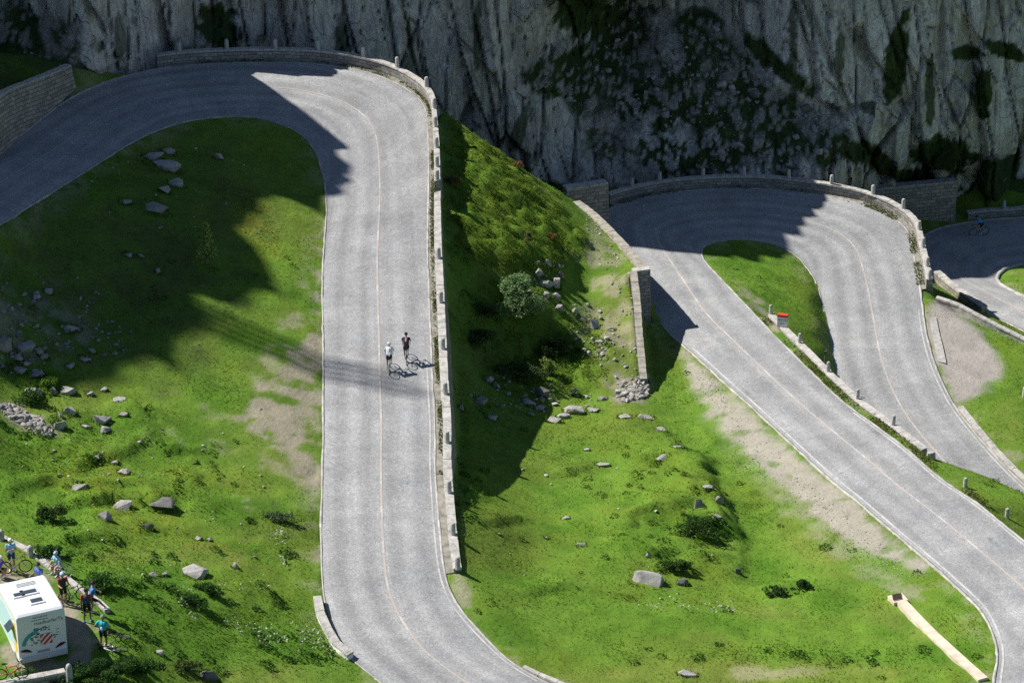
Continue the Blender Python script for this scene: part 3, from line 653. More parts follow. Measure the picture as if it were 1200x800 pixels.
# ledges that lean back carry turf
gz = np.gradient(Yd, axis=0)/np.maximum(np.gradient(Zr, axis=0), .05)
ledge = sst(.9, 1.7, blur(gz, 1))*sst(-.15, .2, fbm(Xr*.4, Zr*.4, 95, 4)+.1)
turf = np.clip(np.maximum(veg, ledge*.8)+lean*(1-outc)*sst(-.2, .12, fbm(Xr*.45, Zr*.6, 96, 5)+.10)*.95, 0, 1)
stones = ((B1[2] > .55)*(B1[0] < .38)*B1[3] > .25) | ((B2[2] > .45) & (B2[0] < .36))
turf = np.where((lean > .4) & stones, turf*.25, turf)
Yd = Yd-turf*(.18*np.abs(fbm(Xr*2.2, Zr*2.2, 97, 3))+.06)
m1 = fbm(Xr*.5, Zr*.16, 98, 5); m2 = fbm(Xr*2.2, Zr*1.1, 99, 4)
base = np.stack([0.66+.15*m1, .62+.15*m1, .55+.12*m1], -1)*(1+.14*m2)[..., None]
warm = sst(.1, .5, fbm(Xr*.2, Zr*.09, 101, 4))[..., None]; base = base*(1-warm*.5)+np.array([.46, .40, .32])*warm*.5
dk = np.clip(1-sst(.0, .06, A1[1]-A1[0])*.65-.35*sst(0, .05, A2[1]-A2[0]), 0, 1)[..., None]*(1-lean[..., None]); base = base*(1-.42*dk)
drk = sst(.12, .45, fbm(Xr*.9, Zr*.10, 103, 4))[..., None]*(1-lean)[..., None]; base = base*(1-.25*drk)      # black seepage streaks down the face
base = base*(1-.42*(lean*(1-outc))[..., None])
gcol = np.array([.042, .070, .018])*(1+.5*m2)[..., None]+np.array([.03, .022, .004])*np.clip(m1, 0, 1)[..., None]
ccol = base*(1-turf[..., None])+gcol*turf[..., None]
# behind its skyline the mountain falls away to the far side
back = [];
for k, d in enumerate((3, 8, 18, 40, 90)):
    back.append((Xr[-1], Yd[-1]+d, Zr[-1]-d*1.0+(d>30)*(d-30)*.8+fbm(Xr[-1]*.2, d*np.ones(len(cxs)), 105, 2)*1.0))
VX = np.concatenate([Xr]+[b[0][None] for b in back]); VY = np.concatenate([Yd]+[b[1][None] for b in back]); VZ = np.concatenate([Zr]+[b[2][None] for b in back])
ccol = np.concatenate([ccol, np.repeat(ccol[-1:], len(back), 0)])
nr, nc = VX.shape
ct = NT('cliff_rock'); cco = ct.coord('Object', (1, 1, .38)); cc2 = ct.coord('Object')
wn_ = ct.node('ShaderNodeTexNoise'); wn_.inputs['Scale'].default_value = .9; wn_.inputs['Detail'].default_value = 3; ct.lk(cco, wn_.inputs['Vector'])
wv_ = ct.node('ShaderNodeVectorMath'); wv_.operation = 'MULTIPLY_ADD'; ct.lk(wn_.outputs['Color'], wv_.inputs[0]); wv_.inputs[1].default_value = (.55, .55, .35); ct.lk(cco, wv_.inputs[2])
q1 = ct.noise(cco, 1.9, 8, .72); q2 = ct.noise(cc2, 6.5, 6, .75); e1 = ct.vor(wv_.outputs[0], 1.05, 'DISTANCE_TO_EDGE'); e2 = ct.vor(wv_.outputs[0], 2.9, 'DISTANCE_TO_EDGE'); cv = ct.vor(wv_.outputs[0], 2.9, 'F1', 'Color')
sp_ = ct.node('ShaderNodeSeparateColor'); ct.lk(cv, sp_.inputs[0]); gate = ct.ramp(ct.noise(cc2, .45, 3, .5), [(.42, 0.0), (.62, 1.0)])
gate2 = ct.ramp(ct.noise(cc2, .7, 4, .6), [(.46, 0.0), (.6, 1.0)]); cst = ct.coord('Object', (1, 1, .16)); e1 = ct.vor(ct.mix(.5, wv_.outputs[0], cst, 'ADD') if False else cst, 1.15, 'DISTANCE_TO_EDGE')
l1 = ct.ramp(e1, [(0, .30), (.035, 1.0)]); l2 = ct.ramp(e2, [(0, .42), (.05, 1.0)])
cA = ct.mix(1.0, ct.attr('col'), ct.ramp(q1, [(.30, .66), (.5, 1.0), (.70, 1.32)]), 'MULTIPLY')
cA = ct.mix(.9, cA, ct.ramp(q2, [(.32, .66), (.68, 1.30)]), 'MULTIPLY')
cA = ct.mix(.55, cA, ct.ramp(sp_.outputs[0], [(0, .72), (1, 1.22)]), 'MULTIPLY')
cA = ct.mix(ct.math('MULTIPLY', gate2, .75), cA, l1, 'MULTIPLY'); cA = ct.mix(ct.math('MULTIPLY', gate, .6), cA, l2, 'MULTIPLY')
ct.bump(ct.math('ADD', ct.math('ADD', q1, ct.math('MULTIPLY', q2, .5)), ct.math('MULTIPLY', ct.math('ADD', l1, ct.math('MULTIPLY', sp_.outputs[1], .5)), .5)), .9, .18)
ct.done(cA, .9, spec=.25)
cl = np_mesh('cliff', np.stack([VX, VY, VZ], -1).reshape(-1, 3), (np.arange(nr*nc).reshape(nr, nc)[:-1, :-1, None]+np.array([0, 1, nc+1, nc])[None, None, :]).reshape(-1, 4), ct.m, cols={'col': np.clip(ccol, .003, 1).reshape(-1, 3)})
tag(cl, kind='structure')


# unseen slim needles added on the far spur to cast a soft shadow band
perp = np.array([-SUN_H[1], SUN_H[0]])
for k, (q, num) in enumerate((((512, 460), 5),)):
    r = sun_hit(G(q[0], q[1], .1)+np.array([0, 0, .1])); b0 = float(np.interp(r[0], prof_pts[:, 0], prof_pts[:, 1])); yb = float(cliff_base(np.array([r[0]]), np.array([r[1]]))[0])+.3; rr = np.random.default_rng(k); b = MB()
    for m in range(num):
        of = perp*(m-(num-1)/2)*.52; zz = np.linspace(b0-8, r[1]-rr.uniform(0, 3), 12)
        b.tube([(r[0]+of[0]+rr.uniform(-.06, .06), yb+of[1]+rr.uniform(-.06, .06), z) for z in zz], [.17*(1.3-.5*t)*rr.uniform(.85, 1.15) for t in np.linspace(0, 1, 12)], 8)
    o = b.build('shadow_needle', ct.m); ca_ = o.data.attributes.new('col', 'FLOAT_COLOR', 'POINT'); ca_.data.foreach_set('color', np.tile([.4, .39, .37, 1], len(o.data.vertices)).astype(np.float32)); tag(o, kind='structure')
# ================================================================ road surfaces, kerb strips, painted lines
def loft(name, o, i, m, n=10, lift=0.0, crown=0.0, kind='structure'):
    s = along((o+i)/2); K = len(o); ts = np.linspace(0, 1, n+1); wd = np.linalg.norm((o-i)[:, :2], axis=1)
    V = o[:, None, :]*(1-ts)[None, :, None]+i[:, None, :]*ts[None, :, None]; V[:, :, 2] += lift+crown*(1-(2*ts-1)**2)[None, :]
    U = np.stack([np.repeat((wd[:, None]*(ts-.5)[None, :]), 1, 1), np.repeat(s[:, None], n+1, 1)], -1)
    f = (np.arange(K*(n+1)).reshape(K, n+1)[:-1, :-1, None]+np.array([0, 1, n+2, n+1])[None, None, :]).reshape(-1, 4)
    a = np.cross(V[1, 0]-V[0, 0], V[0, 1]-V[0, 0])
    if a[2] > 0: f = f[:, ::-1]
    f = f[:, ::-1]
    ob = np_mesh(name, V.reshape(-1, 3), f, m, uv=U.reshape(-1, 2)[f.ravel()], smooth=True)
    return tag(ob, kind=kind) if kind else ob
def lane(o, i, a, b):
    """strip between fractions a and b of the road width"""
    return o*(1-a)+i*a, o*(1-b)+i*b
def metres(o, i, d, wdt, from_outer=True):
    w = np.linalg.norm((o-i)[:, :2], axis=1)
    e = (i-o)/w[:, None] if from_outer else (o-i)/w[:, None]; s = o if from_outer else i
    return s+e*np.asarray(d).reshape(-1, 1) if np.ndim(d) else s+e*d, s+e*(np.asarray(d).reshape(-1, 1)+wdt) if np.ndim(d) else s+e*(d+wdt)
cob = mat_road()
for k, (o, i) in enumerate(((O1, I1), (O2, I2), (O3, I3))):
    loft('road', o, i, cob, crown=.08)
kt = NT('kerb_granite'); kuv = kt.coord('UV', (1, 1, 1)); kw = kt.noise(kuv, 1.4, 5, .6)
kb = kt.vor(kuv, 1.6, 'F1', 'Color'); ks = kt.node('ShaderNodeSeparateColor'); kt.lk(kb, ks.inputs[0])
kc = kt.mix(.8, kt.ramp(ks.outputs[0], [(0, (.30, .29, .27)), (1, (.45, .44, .41))]), kt.ramp(kw, [(.3, .72), (.7, 1.2)]), 'MULTIPLY')
kt.bump(kw, .5, .04); kt.done(kc, .9)
def kerb(o, i, a, b, outer=True, w=.26, lift=.055, wob=0):
    e, f = metres(o, i, -.02, w, outer); s = slice(min(a, b), max(a, b)); e = e[s].copy(); f = f[s].copy(); n = len(e); hs = lift
    e[:, :2] += np.stack([vnoise(np.arange(n)*.7, 0*np.arange(n)+3, wob), vnoise(np.arange(n)*.7, 0*np.arange(n)+9, wob)], 1)*.04
    jz = .02*vnoise(np.arange(n)*.9, 0*np.arange(n), 6+wob); o_ = e.copy(); o_[:, 2] -= .25
    E = e.copy(); E[:, 2] += hs+jz; F = f.copy(); F[:, 2] += hs+jz; L = f.copy(); L[:, 2] -= .04
    V = np.stack([o_, E, F, L], 1); sa = along(e); fc = (np.arange(n*4).reshape(n, 4)[:-1, :-1, None]+np.array([0, 1, 5, 4])[None, None, :]).reshape(-1, 4)
    U = np.stack([np.tile([0, .25, .55, .7], (n, 1)), np.repeat(sa[:, None], 4, 1)], -1)
    c = np.cross(V[1, 1]-V[0, 1], V[0, 2]-V[0, 1])
    if c[2] < 0: fc = fc[:, ::-1]
    fc = fc[:, ::-1]
    return tag(np_mesh('road_edge_stones', V.reshape(-1, 3), fc, MATS['kerb_granite'], uv=U.reshape(-1, 2)[fc.ravel()]), kind='structure')
kerb(O1, I1, 0, a1+2, True, .24, .07, 1); kerb(O1, I1, a1+2, len(O1), True, .12, .02, 2); kerb(O1, I1, 0, len(O1), False, .12, .02, 3)
kerb(O2, I2, 0, pick(O2, 776, 382), True, .16, .03, 4); kerb(O2, I2, pick(O2, 735, 238), len(O2), True, .15, .02, 5); kerb(O2, I2, 0, len(O2), False, .12, .02, 6)
kerb(O3, I3, 0, len(O3), True, .2, .04, 7); kerb(O3, I3, 0, len(O3), False, .3, .12, 8)
# worn white edge lines, a foot inside the stones, and the faded red centre line
def paint(name, colr, wear, sc=3.0):
    t = NT(name); uv = t.coord('UV'); n = t.noise(uv, sc, 5, .7); n2 = t.noise(uv, .35, 3, .6)
    m_ = t.math('ADD', t.math('MULTIPLY', n, .6), t.math('MULTIPLY', n2, .5)); a = t.ramp(m_, [(wear-.08, 0.0), (wear+.1, 1.0)])
    return t.done(t.mix(a, (.345, .345, .34), colr), .85)
pw = paint('worn_white_paint', (.54, .535, .52), .55); pr = paint('faded_red_paint', (.46, .375, .32), .54, 2.0); pd = paint('dash_paint', (.54, .51, .48), .55)
def line_(o, i, a, b, d, w, m, outer=True, lift=.012, name='road_marking', crown=.08):
    W = np.linalg.norm((o-i)[:, :2], axis=1); e, f = metres(o, i, d, w, outer); s = slice(min(a, b), max(a, b))
    t1 = np.broadcast_to(np.asarray(d, float), W.shape)/W; z1 = crown*(1-(2*t1-1)**2)
    t2 = (np.asarray(d, float)+w)/W; z2 = crown*(1-(2*t2-1)**2)
    e = e.copy(); f = f.copy(); e[:, 2] += z1+lift; f[:, 2] += z2+lift
    return loft(name, e[s], f[s], m, n=1)
W1 = np.linalg.norm((O1-I1)[:, :2], axis=1); W2 = np.linalg.norm((O2-I2)[:, :2], axis=1)
line_(O1, I1, 0, len(O1), W1*.482-.06, .13, pr, True); line_(O2, I2, 0, len(O2), W2*.52-.06, .13, pr, True); W3 = np.linalg.norm((O3-I3)[:, :2], axis=1); line_(O3, I3, 0, len(O3), W3*.5, .12, pr, True)
def dashes(o, i, fr, a, b, every, ln):
    e, f = metres(o, i, np.linalg.norm((o-i)[:, :2], axis=1)*fr-.055, .12, True); s = along(e); V = []; F = []; U = []
    k = s[a]
    while k < s[b-1]-ln:
        for q in (k, k+ln*.5, k+ln):
            for L in (e, f): V.append([np.interp(q, s, L[:, c]) for c in range(3)])
            U += [(0, q), (.12, q)]
            V[-1][2] += .096; V[-2][2] += .096
        n = len(V); F += [(n-6, n-5, n-3, n-4), (n-4, n-3, n-1, n-2)]; k += every
    fs = np.array(F); c = np.cross(np.array(V[1])-V[0], np.array(V[2])-V[0])
    if c[2] < 0: fs = fs[:, ::-1]
    tag(np_mesh('road_marking', np.array(V), fs, pd, uv=np.array(U)[fs.ravel()]), kind='structure')
dashes(O1, I1, .482, 0, len(O1), 3.3, 1.2); dashes(O2, I2, .52, 0, len(O2), 3.3, 1.2)
x1, x2 = pick(O1, 505, 420), pick(O1, 535, 705); line_(O1, I1, x1, x2+14, .28, .10, pw)
line_(O2, I2, 2, pick(O2, 800, 405), .34, .12, pw); line_(O2, I2, pick(O2, 1083, 360), len(O2), .30, .12, pw)
line_(O2, I2, 0, pick(I2, 1000, 475), .25, .12, pw, False)

# stone gutter between the paving and the parapets
gutm = plain('gutter_stone', (.235, .225, .195), .9, var=.35, scale=2.5)
def gutter(o, i, a, b, w):
    e = o[a:b].copy(); f = outward(o[a:b], i[a:b], w); e[:, 2] += .012; f[:, 2] += .03
    loft('gutter_stones', e, f, gutm, n=1)
gutter(O1, I1, a1, b1, .46); gutter(O2, I2, a2, b2, .38)
# ================================================================ parapets, retaining walls, bollards
ms_wall = mat_stone('dry_stone', (.30, .288, .268), .55, .24)
ms_warm = mat_stone('warm_stone', (.36, .325, .275), .62, .27)
ms_cop = mat_rock('coping_granite', (.44, .425, .40)); ms_boll = mat_rock('bollard_granite', (.46, .455, .44))
ms_old = mat_rock('old_coping', (.33, .31, .265))
def arr(v, n): return np.full(n, float(v)) if np.ndim(v) == 0 else np.asarray(v, float)
def normals(line, toward):
    t = np.gradient(line[:, :2], axis=0); t /= np.linalg.norm(t, axis=1)[:, None]+1e-9
    n = np.stack([t[:, 1], -t[:, 0]], 1); s = np.sign((n*toward[:, :2]).sum(1)); return n*s[:, None], t
def wall(name, line, nrm, ztop, zin, zout, thick=.4, batter=.12, mat=None, coping=True, cop_len=.85, seed=1, subs=5, cop_h=.11, over=.03, parent=None, cmat=None):
    """line: inner top edge in plan; nrm: unit normals towards the outer face"""
    n = len(line); ztop, zin, zout, thick = arr(ztop, n), arr(zin, n), arr(zout, n), arr(thick, n)
    s = along(line); xy = line[:, :2]; ht = ztop-zout; rows = []
    body = ztop-cop_h if coping else ztop
    rows.append((xy, zin, zin*0)); 
    rows.append((xy, body, body-zin)); rows.append((xy+nrm*thick[:, None], body, body-zin+thick))
    for k in range(1, subs+1):
        f = k/subs; z = body-(body-zout)*f
        wob = fbm(s*1.1, z*1.5, seed*7+k, 3)*.05
        rows.append((xy+nrm*(thick+batter*ht*f+wob)[:, None], z, body-zin+thick+(body-z)))
    m = len(rows); V = np.stack([np.concatenate([a, z[:, None]], 1) for a, z, _ in rows], 1); U = np.stack([np.stack([s, v], 1) for _, _, v in rows], 1)
    f = (np.arange(n*m).reshape(n, m)[:-1, :-1, None]+np.array([0, 1, m+1, m])[None, None, :]).reshape(-1, 4)
    c = np.cross(V[1, 1]-V[0, 1], V[0, 2]-V[0, 1]); 
    if c[2] > 0: pass
    else: f = f[:, ::-1]
    f = f[:, ::-1] if c[2] > 0 else f
    fl = [tuple(q) for q in f]
    fl.append(tuple(range(m))); fl.append(tuple((n-1)*m+k for k in range(m-1, -1, -1)))
    vv = V.reshape(-1, 3); uu = U.reshape(-1, 2); ul = []
    for q in fl[:-2]: ul += [uu[i] for i in q]
    for q in fl[-2:]:
        e = nrm[0] if q[0] == 0 else nrm[-1]
        ul += [(vv[i][:2]@e, vv[i][2]) for i in q]
    o = np_mesh(name, vv, fl, mat or ms_wall, uv=np.array(ul), parent=parent)
    bm = bmesh.new(); bm.from_mesh(o.data); bmesh.ops.recalc_face_normals(bm, faces=bm.faces); bm.to_mesh(o.data); bm.free()
    if coping:
        rng = np.random.default_rng(seed); b = MB(); k = 0.0; L = s[-1]
        def at(q):
            p = np.array([np.interp(q, s, line[:, 0]), np.interp(q, s, line[:, 1])]); e = np.array([np.interp(q, s, nrm[:, 0]), np.interp(q, s, nrm[:, 1])])
            return p, e/np.linalg.norm(e), np.interp(q, s, ztop), np.interp(q, s, thick)
        while k < L-.05:
            ln = min(cop_len*(.7+.6*rng.random()), L-k); d = rng.uniform(-.018, .018, 4); vs = []
            for q, j in ((k+.012, 0), (k+ln-.012, 2)):
                p, e, zt, th = at(q)
                for r_, off in ((-over, d[j]), (th+over, d[j+1])):
                    w_ = p+e*(r_+off); vs += [(w_[0], w_[1], zt-cop_h), (w_[0]+e[0]*(.015 if r_ < 0 else -.015), w_[1]+e[1]*(.015 if r_ < 0 else -.015), zt+d[0]*.8)]
            b.add(vs, [(0, 1, 3, 2), (4, 6, 7, 5), (1, 5, 7, 3), (0, 4, 5, 1), (2, 3, 7, 6), (0, 2, 6, 4)]); k += ln
        cpo = b.build('coping', cmat or ms_cop, o)
        bm = bmesh.new(); bm.from_mesh(cpo.data); bmesh.ops.recalc_face_normals(bm, faces=bm.faces); bm.to_mesh(cpo.data); bm.free()
    return o
def parapet(o, i, a, b, verge, drop, h, thick, seed, name='parapet_wall', base_out=.25, **k):
    oo = o[a:b]; ii = i[a:b]; n = (oo-ii)[:, :2]; n /= np.linalg.norm(n, axis=1)[:, None]
    ln = oo.copy(); ln[:, :2] += n*verge; zt = oo[:, 2]+h
    w_ = wall(name, ln, n, zt, oo[:, 2]-.3, oo[:, 2]-drop[a:b]-base_out, thick, seed=seed, **k)
    c = ln.copy(); c[:, :2] += n*thick*.5; c[:, 2] = zt
    return w_, c, n
# ---- the wall round the first bend and down the straight (the upper part stands a step higher)
step = pick(O1, 503, 236)
wp1, c1, n1 = parapet(O1, I1, a1, step, .42, drop1, .80, .42, 3)
tag(wp1, 'curved granite parapet wall with bollards around the upper left hairpin bend', 'wall')
wp2, c2_, n2_ = parapet(O1, I1, step, b1, .42, drop1, np.linspace(.40, .26, b1-step), .42, 4)
tag(wp2, 'long straight stone parapet and retaining wall along the right of the sunlit road with two cyclists', 'wall')
# ---- second bend
wp3, c3, n3 = parapet(O2, I2, a2, b2, .35, drop2, .78, .42, 5)
tag(wp3, 'curved granite parapet wall around the middle hairpin bend below the rocky gully', 'wall')
# ---- wall along the right of the second leg, low towards the road
i_s = slice(c2, d2); vg = .62
n4 = (I2-O2)[i_s, :2]; n4 /= np.linalg.norm(n4, axis=1)[:, None]; ln4 = I2[i_s].copy(); ln4[:, :2] += n4*vg
zt4 = ln4[:, 2]+.10+.12*sst(.2, .8, np.linspace(0, 1, len(ln4)))
wp4 = wall('retaining_wall', ln4, n4, zt4, ln4[:, 2]-.25, ln4[:, 2]-drop2i[i_s]-.2, .42, .1, seed=6, cop_len=1.3)
tag(wp4, 'low pale wall with guard stones and red topped marker along the right of the descending road', 'wall')
# ---- terrace with its two faces
na, _ = normals(wa, np.tile([[1.0, .35]], (len(wa), 1))); nb_, _ = normals(wb, np.tile([[1.0, .1]], (len(wb), 1)))
za = wa[:, 2]+.02
t_ = np.linspace(0, 1, len(wa)); wA = wall('terrace_wall', wa+np.c_[-na*.5, 0*na[:, :1]], na, za, za-.6, -.25-1.2*t_-.4, .5, .10, ms_warm, seed=8, cop_len=.55, cmat=ms_old)
tag(wA, 'pale topped retaining wall of the grassy terrace beside the shaded middle road', 'wall')
tb = np.linspace(0, 1, len(wb)); wB = wall('terrace_wall', wb+np.c_[-nb_*.25, 0*nb_[:, :1]], nb_, wb[:, 2]+.02, wb[:, 2]-.6, np.minimum(-.28+.43*tb, wb[:, 2]-.3)-.3, .45, .06, ms_wall, seed=9, cop_len=.45, over=.0, cmat=ms_old)
tag(wB, 'rough low terrace wall running from the wall corner down to the rubble', 'wall')
# the end face that closes the corner towards the viewer
def face_wall(name, p, q, ztop, zbot, thick, mat, label, seed, batter=.1, coping=True, back=True, **k):
    n = max(3, int(np.linalg.norm((q-p)[:2])/.6)+1); t = np.linspace(0, 1, n)[:, None]; ln = p*(1-t)+q*t
    nm, _ = normals(ln, np.tile([[0.0, -1.0]], (n, 1)))
    zt = np.interp(t[:, 0], np.linspace(0, 1, len(ztop)), ztop); zb = np.interp(t[:, 0], np.linspace(0, 1, len(zbot)), zbot)
    w_ = wall(name, ln-np.c_[nm*thick, 0*nm[:, :1]], nm, zt, zt-.8 if back else zb, zb, thick, batter, mat, coping, seed=seed, **k)
    return tag(w_, label, 'wall')
cA = wb[0]; cB = wa[0]
face_wall('buttress_wall', cA+np.array([-.05, -.02, 0]), cB+np.array([.12, -.02, 0]), [3.63, 3.66], [-.6, -.6], .45, ms_wall, 'shaded stone end wall at the terrace corner facing the meadow', 10, .10, cop_len=.6)
face_wall('retaining_wall', Q(664, 214, 195.4), Q(713, 208, 196.6), [2.35, 2.3], [-1.6, -1.9], .7, ms_warm, 'short stone retaining wall between the green knob and the shaded bend', 11, .08)
# left wall below the cliff
wl = catmull(np.array([P(-70, 152, 17.6), P(-30, 127, 17.15), P(0, 106, 16.5), P(30, 94, 15.5), P(60, 82, 14.9), P(76, 75, 14.5)]), .8)
nl, _ = normals(wl, np.tile([[.6, -1.0]], (len(wl), 1))); zb = np.interp(wl[:, 0], np.sort(O1[:, 0][:40]), O1[:, 2][:40][np.argsort(O1[:, 0][:40])])-.5
tag(wall('retaining_wall', wl, nl, wl[:, 2], wl[:, 2]-.8, zb, .45, .14, ms_warm, True, seed=12, cop_len=.9), 'tall brown stone retaining wall above the shaded road at the upper left', 'wall')
# wall behind the third road and its parapet
face_wall('retaining_wall', Q(1020, 228, 216.2), Q(1121, 219, 217.2), [-7.0, -6.75], [-10.9, -10.9], .7, ms_warm, 'brown stone retaining wall behind the middle bend, near the cyclist in blue', 13, .08)
u1, u2 = pick(O3, 1205, 254), pick(O3, 1128, 258)
wp5, c5, n5 = parapet(O3, I3, 0, u2, .3, np.full(len(O3), .6), .62, .42, 14)
tag(wp5, 'shaded low parapet wall along the road behind the cyclist in blue', 'wall')
def low_wall(name, pts, h, thick, label, seed, mat=None, cop_len=.9, toward=(0, -1), base=.4, dense=.7, batter=.02):
    p = catmull(np.array([P(*q) for q in pts]), dense); nm, _ = normals(p, np.tile([list(toward)], (len(p), 1)).astype(float))
    hh = np.interp(np.linspace(0, 1, len(p)), np.linspace(0, 1, len(np.atleast_1d(h))), np.atleast_1d(h))
    return tag(wall(name, p, nm, p[:, 2]+hh, p[:, 2]-base, p[:, 2]-base, thick, batter, mat or ms_cop, True, cop_len, seed, 2), label, 'wall')
low_wall('low_wall', [(1096,352,-3.75),(1120,360,-3.9),(1150,376,-4.3),(1180,391,-4.75),(1210,406,-5.1),(1260,432,-5.6)], .22, .34, 'long pale kerb wall between the gravel patch and the lower right road', 15, base=.9, toward=(.4, 1))
low_wall('low_wall', [(1094,324,-8.9),(1112,340,-8.95),(1135,356,-8.9),(1150,366,-8.85)], .45, .5, 'sunlit rough stone wall edging the third road under the middle bend', 16, base=.8, toward=(.5, 1), mat=ms_warm, cop_len=.6)
low_wall('low_wall', [(1123,479,-4.95),(1145,507,-5.25),(1170,536,-5.6),(1200,566,-6.0),(1230,592,-6.2)], .22, .32, 'row of pale edge stones right of the lower road at the far right', 17, toward=(1, 0), cop_len=1.1)
low_wall('low_wall', [(376.5,703,5.62),(380,722,5.45),(391,745,5.2),(404,763,5.02),(414,769,4.95)], .3, .4, 'whitewashed low wall at the left edge of the road near the bottom', 18, toward=(-1, -.3), mat=plain('whitewash', (.78, .78, .76), .9), cop_len=1.3)
low_wall('low_wall', [(612,783,4.72),(632,793,4.6),(652,801,4.55),(690,815,4.45)], .1, .24, 'short row of pale edge stones at the bottom centre of the road', 19, toward=(1, 1), cop_len=1.0)
low_wall('low_wall', [(-60,822,9.62),(-20,804,9.62),(0,797,9.62),(40,789,9.62),(75,782,9.6)], .0, .36, 'low lay-by wall below the white camper with a red bicycle on it', 20, base=2.4, mat=ms_wall, toward=(.3, -1), cop_len=1.0)
low_wall('low_wall', [(-30,612,9.7),(0,632,9.65),(22,641,9.6),(36,650,9.6),(60,668,9.55),(90,690,9.45),(112,706,9.4),(123,716,9.36)], .07, .30, 'low stone kerb along the back edge of the lay-by behind the cyclists', 21, base=.35, toward=(.6, 1), cop_len=1.2)
# white slab beside the gravel patch
pl_ = catmull(np.array([G(*q) for q in [(1089,374),(1092,393),(1096,410),(1100,428)]]), .4); pr2 = catmull(np.array([G(*q) for q in [(1097,373),(1101,392),(1105,409),(1109,427)]]), .4); nm_ = min(len(pl_), len(pr2))
pl_, pr2 = pl_[:nm_].copy(), pr2[:nm_].copy(); zz_ = np.maximum(pl_[:, 2], pr2[:, 2])+.04; pl_[:, 2] = zz_; pr2[:, 2] = zz_
loft('concrete_strip', pl_, pr2, plain('pale_concrete', (.36, .35, .33), .9, var=.25, scale=3), n=2)
# drain channel with a grate in the lower right meadow
ch = catmull(np.array([G(1056, 706, .03), G(1085, 736, .03), G(1110, 760, .03), G(1135, 782, .03), G(1152, 797, .03)]), .8); nc_, _ = normals(ch, np.tile([[1.0, .5]], (len(ch), 1)))
zc = ch[:, 2]+.16
chan = wall('drain_channel', ch-np.c_[nc_*.3, 0*nc_[:, :1]], nc_, zc, zc-.6, zc-.6, .58, 0, plain('channel_concrete', (.62, .53, .42), .9, var=.18, scale=2.0), False, seed=23, subs=1)
tag(chan, 'long beige concrete drain channel with a square grate in the lower right meadow', 'drain')
g0 = ch[0]; b = MB(); ang = math.atan2(*(ch[1]-ch[0])[1::-1][:2]); 
b.box((g0[0]-.15, g0[1]+.25, zc[0]-.12), (.85, .75, .26), rz=.35); b.build('inlet_box', MATS['channel_concrete'], chan)
b = MB()
for k in range(7): b.box((g0[0]-.20+.0, g0[1]+.28+(k-3)*.085, zc[0]+.065), (.52, .045, .03), rz=.35)
b.build('grate', plain('rusty_iron', (.10, .075, .06), .7, .5), chan)
# ---- bollards
def bollard_mesh(w=.26, d=.26, h=.62, round_top=False, seed=0):
    bm = bmesh.new(); rng = random.Random(seed); L = [(0, 1), (h*.55, .95), (h*.86, .90), (h*.95, .80), (h, .55)] if not round_top else [(0, 1), (h*.6, .98), (h*.82, .9), (h*.94, .66), (h, .3)]
    rings = []
    for z, k in L:
        r = []
        for a in range(8):
            t = math.pi/4*a+math.pi/8; q = 1.0/max(abs(math.cos(t)), abs(math.sin(t)))*.94
            r.append(bm.verts.new((w/2*k*q*math.cos(t)*(1+rng.uniform(-.03, .03)), d/2*k*q*math.sin(t)*(1+rng.uniform(-.03, .03)), z)))
        rings.append(r)
    for i in range(len(rings)-1):
        for a in range(8): bm.faces.new((rings[i][a], rings[i][(a+1) % 8], rings[i+1][(a+1) % 8], rings[i+1][a]))
    bm.faces.new(rings[-1]); bm.faces.new(rings[0][::-1])
    me = bpy.data.meshes.new('stone_bollard'); bm.to_mesh(me); bm.free(); me.materials.append(ms_boll); return me
bmesh_a = [bollard_mesh(seed=k) for k in range(4)]; bmesh_b = [bollard_mesh(.24, .24, .75, seed=9+k) for k in range(3)]; bround = bollard_mesh(.30, .30, .85, True, 21)
ORD = ['first', 'second', 'third', 'fourth', 'fifth', 'sixth', 'seventh', 'eighth', 'ninth', 'tenth', 'eleventh', 'twelfth', 'thirteenth', 'fourteenth']
def bollard(me, loc, rz, label, group, sc=(1, 1, 1)):
    o = bpy.data.objects.new('stone_bollard', me); o.location = loc; o.rotation_euler = (random.uniform(-.03, .03), random.uniform(-.03, .03), rz+random.uniform(-.05, .05)); o.scale = sc
    link(o); return tag(o, label, 'bollard', group)
def on_wall(c, n, pts, fmt, group, mes, dz=.0):
    for k, (px, py) in enumerate(pts):
        j = pick(c, px, py); bollard(mes[k % len(mes)], (c[j, 0], c[j, 1], c[j, 2]-.02+dz), math.atan2(n[j, 1], n[j, 0]), fmt.format(ORD[k]), group, (1.15, 1.15, 1.15+.12*math.sin(k*3.1)))
cc1 = catmull(c1, .1); nn1 = normals(cc1, np.tile([[.3, 1.0]], (len(cc1), 1)))[0]
on_wall(cc1, nn1, [(210,66),(266,62),(322,62),(373,62),(424,73),(464,83),(498,103)], 'grey stone bollard on the upper left hairpin parapet, {} from its left end', 'bollards on the upper left bend', bmesh_a)
on_wall(cc1, nn1, [(512,126),(512,148),(512,172),(513,195),(513,220),(512,241)], 'grey bollard on the wall beside the green knob, {} below the upper bend', 'bollards beside the green knob', bmesh_a)
cc2 = catmull(c2_, .1); nn2 = normals(cc2, np.tile([[1.0, 0]], (len(cc2), 1)))[0]
on_wall(cc2, nn2, [(514,302),(515,354),(516,408),(519,461),(521,518),(523,577),(528,625),(540,676)], 'grey bollard on the straight parapet right of the two cyclists, {} below the wall step', 'bollards along the straight wall', bmesh_a)
cc3 = catmull(c3, .1); nn3 = normals(cc3, np.tile([[.3, 1.0]], (len(cc3), 1)))[0]
